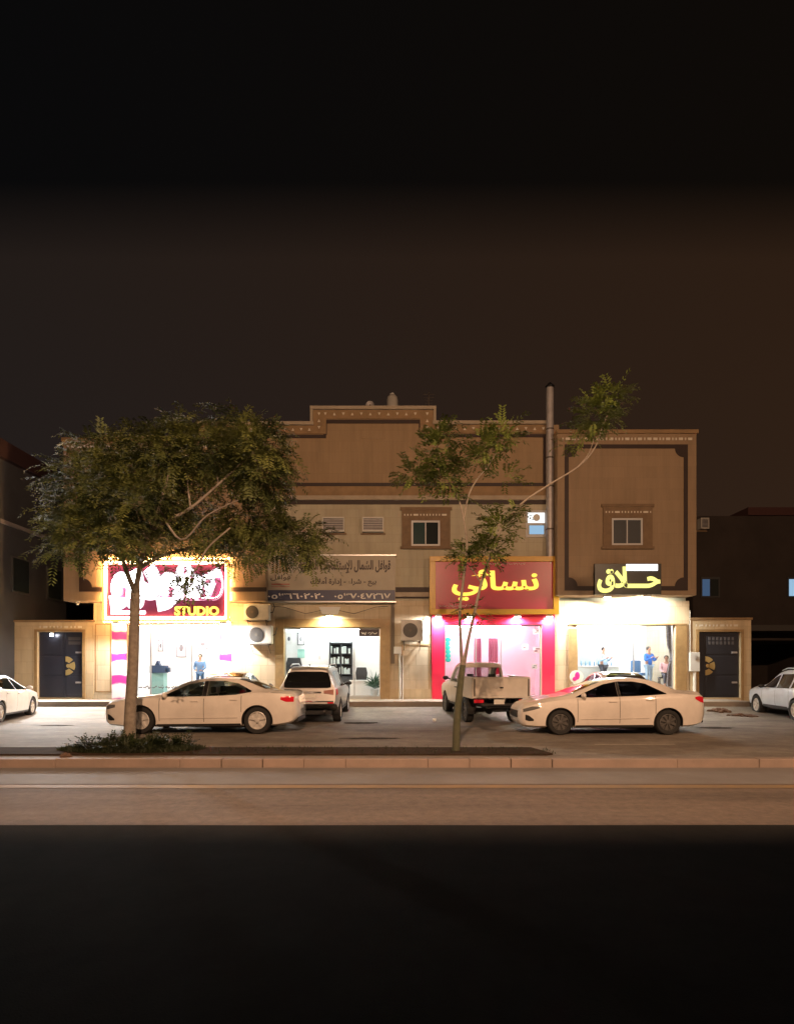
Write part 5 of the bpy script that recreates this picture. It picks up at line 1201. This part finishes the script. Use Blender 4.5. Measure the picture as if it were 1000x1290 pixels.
# ------------------------------------------------------------------ grass bed
b = MB(); q = random.Random(77)
for k in range(9000):
    a = q.uniform(0, 6.283); r_ = math.sqrt(q.random()); px, Yg = 168+84*r_*math.cos(a)*(1 + .1*q.random()), 11.95+.62*r_*math.sin(a)
    x = PX(px, 12); h = q.uniform(.08, .27)*(1.15-r_*.8); an = q.uniform(0, 6.28); dx, dy = math.cos(an)*.012, math.sin(an)*.012; lx, ly = q.uniform(-.06, .06), q.uniform(-.06, .06)
    b.poly([(x-dx, Yg-dy, .02), (x+dx, Yg+dy, .02), (x+lx, Yg+ly, .02+h)])
for k in range(420):
    px = q.uniform(250, 690); x = PX(px, 12); Yg = q.uniform(11.3, 12.2); h = q.uniform(.03, .08); an = q.uniform(0, 6.28); dx, dy = math.cos(an)*.01, math.sin(an)*.01
    b.poly([(x-dx, Yg-dy, .02), (x+dx, Yg+dy, .02), (x+q.uniform(-.04, .04), Yg, .02+h)])
sprays(b, [((PX(168, 12)+dx_, 11.95+dy_, .10), (.34, .22, .13), 1) for dx_, dy_ in ((-1.0, 0), (-.6, .2), (-.55, -.25), (-.1, .1), (.05, -.3), (.45, .2), (.5, -.2), (.95, .05), (-.3, .35), (.2, .4))], 520, 19, (.12, .24), .04, .075, .2, 5)
b.build('grass', M['grass'], kind='stuff')
# litter
st_m = mat('oil_stain', (.075, .065, .056), 1, var=.3, scale=5, spec=.03)
for (px, Y, a_, b_, lab) in ((455, 18.0, .55, .34, 'dark oil stain on the ground between the silver SUV and pickup'), (70, 17.2, .5, .16, 'dark damp patch on the bright ground left of the large tree'), (470, 14.0, .7, .2, 'long dark oil stain right of the dusty sedan'), (900, 16.5, .5, .26, 'dark oil stain behind the sedan with dark wheels')):
    b = MB(); q = random.Random(px); n = 26; b.poly([(a_*math.cos(6.283*k/n)*(1+.25*q.uniform(-1, 1)), b_*math.sin(6.283*k/n)*(1+.25*q.uniform(-1, 1)), .006) for k in range(n)])
    o = b.build('oil_stain', st_m, kind='structure'); o.location = (PX(px, Y), Y, 0)
b = MB(); q = random.Random(4)
b.ball((0, 0, .05), (.07, .06, .05), 8, 6)
for v in b.bm.verts: v.co += Vector((q.uniform(-.015, .015), q.uniform(-.015, .015), q.uniform(-.015, .01)))
o = b.build('crumpled_paper', mat('white_paper', (.78, .78, .76), .7)); o.location = (PX(546, 19), 18.6, 0); tag(o, 'crumpled white paper on the ground left of the pickup', 'litter')
rb = mat('rubble_brown', (.16, .10, .07), .95, var=.4, scale=8)
for (px, Y, sx, sy, sz, lab) in ((905, 21.2, .42, .28, .16, 'low heap of brown rubble at the kerb before the right gate'), (932, 20.2, .55, .35, .10, 'flat patch of brown dirt near the right edge SUV'), (82, 11.05, .10, .08, .10, 'small brown clod on the kerb left of the large tree')):
    b = MB(); q = random.Random(int(px))
    for k in range(26):
        a = q.uniform(0, 6.28); r_ = math.sqrt(q.random()); s_ = q.uniform(.12, .3)
        b.ball((sx*r_*math.cos(a), sy*r_*math.sin(a), sz*(1-r_)*.6), (sx*s_, sy*s_, sz*.5*q.uniform(.5, 1)), 7, 5)
    for v in b.bm.verts: v.co += Vector((q.uniform(-.01, .01),)*3)
    o = b.build('rubble_heap', rb); o.location = (PX(px, Y), Y, gz(Y)); tag(o, lab, 'rubble')

# ------------------------------------------------------------------ STREET LAMPS (behind the camera, boards added under them keep the near road dark)
lampm = emis('sodium_lens', (1.0, .55, .2), 5)
def street_lamp(x, y, label, power):
    t = thing('street_lamp', label, 'street lamp', (x, y, -.15), group='street lamps on the near side of the road')
    b = MB(); b.tube([(0, 0, 0), (0, 0, 8.9), (0, .5, 9.8), (0, 1.4, 10.1)], [.11, .07, .06, .05], 10); b.build('pole', M['grey_metal'], t, 50)
    b = MB(); b.box(-.16, .16, 1.35, 2.05, 10.09, 10.2); b.build('head', M['alu_paint'], t, bevel=.02)
    b = MB(); b.box(-.12, .12, 1.45, 2.0, 10.06, 10.08); b.build('lens', lampm, t)
    b = MB(); b.box(-2.2, 2.2, 1.1, SH[0], SH[1]-.03, SH[1]); b.box(-.02, .02, 1.2, 1.26, SH[1], 10.09); b.build('added_light_blocker', M['black'], t)  # unseen board added to block lamp light from the near road
    s = spot('sodium_lamp', (0, 1.75, 9.95), (0, 0, 0), power, (1.0, .595, .35), 160, .25, .06)
    s.rotation_euler = Vector((-x*.02, 1, -.33)).to_track_quat('-Z', 'Y').to_euler(); s.parent = t
    return t
SH = (2.61, 8.85)
for x, nm, pw in ((0, 'nearer the trees', 10200), (14, 'further right', 5600)): street_lamp(x, -3, 'tall sodium street lamp with added light blocker across the road, the one ' + nm, pw)

# ------------------------------------------------------------------ SKY
w = bpy.data.worlds.new('World'); S.world = w; w.use_nodes = True; nt = w.node_tree; bg = nt.nodes['Background']
sky = nt.nodes.new('ShaderNodeTexSky'); sky.sky_type = 'NISHITA'; sky.sun_disc = False; sky.sun_elevation = R(-4); sky.sun_rotation = R(180)
tc = nt.nodes.new('ShaderNodeTexCoord'); sp = nt.nodes.new('ShaderNodeSeparateXYZ'); nt.links.new(tc.outputs['Generated'], sp.inputs[0])
rp = nt.nodes.new('ShaderNodeValToRGB'); cr = rp.color_ramp
cr.elements[0].position = 0; cr.elements[0].color = (.0200, .0135, .0110, 1); cr.elements[1].position = .622; cr.elements[1].color = (.0175, .0112, .0082, 1)
e = cr.elements.new(.705); e.color = (.0030, .0027, .0026, 1)
dv = nt.nodes.new('ShaderNodeMath'); dv.operation = 'ARCTAN2'; ab = nt.nodes.new('ShaderNodeMath'); ab.operation = 'ABSOLUTE'; nt.links.new(sp.outputs['Y'], ab.inputs[0]); nt.links.new(sp.outputs['Z'], dv.inputs[0]); nt.links.new(ab.outputs[0], dv.inputs[1]); nt.links.new(dv.outputs[0], rp.inputs[0])
rx = nt.nodes.new('ShaderNodeValToRGB'); rx.color_ramp.elements[0].color = (.85, .98, 1.15, 1); rx.color_ramp.elements[1].color = (1.5, 1.15, .8, 1)
mr = nt.nodes.new('ShaderNodeMapRange'); mr.inputs['From Min'].default_value = -.6; mr.inputs['From Max'].default_value = .6
nt.links.new(sp.outputs['X'], mr.inputs['Value']); nt.links.new(mr.outputs['Result'], rx.inputs[0])
mx = nt.nodes.new('ShaderNodeMix'); mx.data_type = 'RGBA'; mx.blend_type = 'MULTIPLY'; mx.inputs['Factor'].default_value = 1
nt.links.new(rp.outputs[0], mx.inputs['A']); nt.links.new(rx.outputs[0], mx.inputs['B'])
m2 = nt.nodes.new('ShaderNodeMix'); m2.data_type = 'RGBA'; m2.blend_type = 'ADD'; m2.inputs['Factor'].default_value = .0015
nt.links.new(mx.outputs['Result'], m2.inputs['A']); nt.links.new(sky.outputs[0], m2.inputs['B']); nt.links.new(m2.outputs['Result'], bg.inputs['Color']); bg.inputs['Strength'].default_value = 1.0

# ------------------------------------------------------------------ CAMERA
c = bpy.data.cameras.new('camera'); co = bpy.data.objects.new('camera', c); COL.objects.link(co)
co.location = (0, 0, CAMZ); co.rotation_euler = (R(90), 0, 0); c.sensor_fit = 'HORIZONTAL'; c.sensor_width = 36; c.lens = 36*FPX/1000
c.shift_y = (HY-645)/1000; c.clip_end = 2000; c.clip_start = .05; S.camera = co
S.view_settings.view_transform = 'Standard'; S.view_settings.look = 'None'; S.view_settings.exposure = 0; S.view_settings.gamma = 1
S.cycles.use_denoising = True; S.cycles.max_bounces = 6; S.cycles.transparent_max_bounces = 12; S.cycles.sample_clamp_indirect = 6
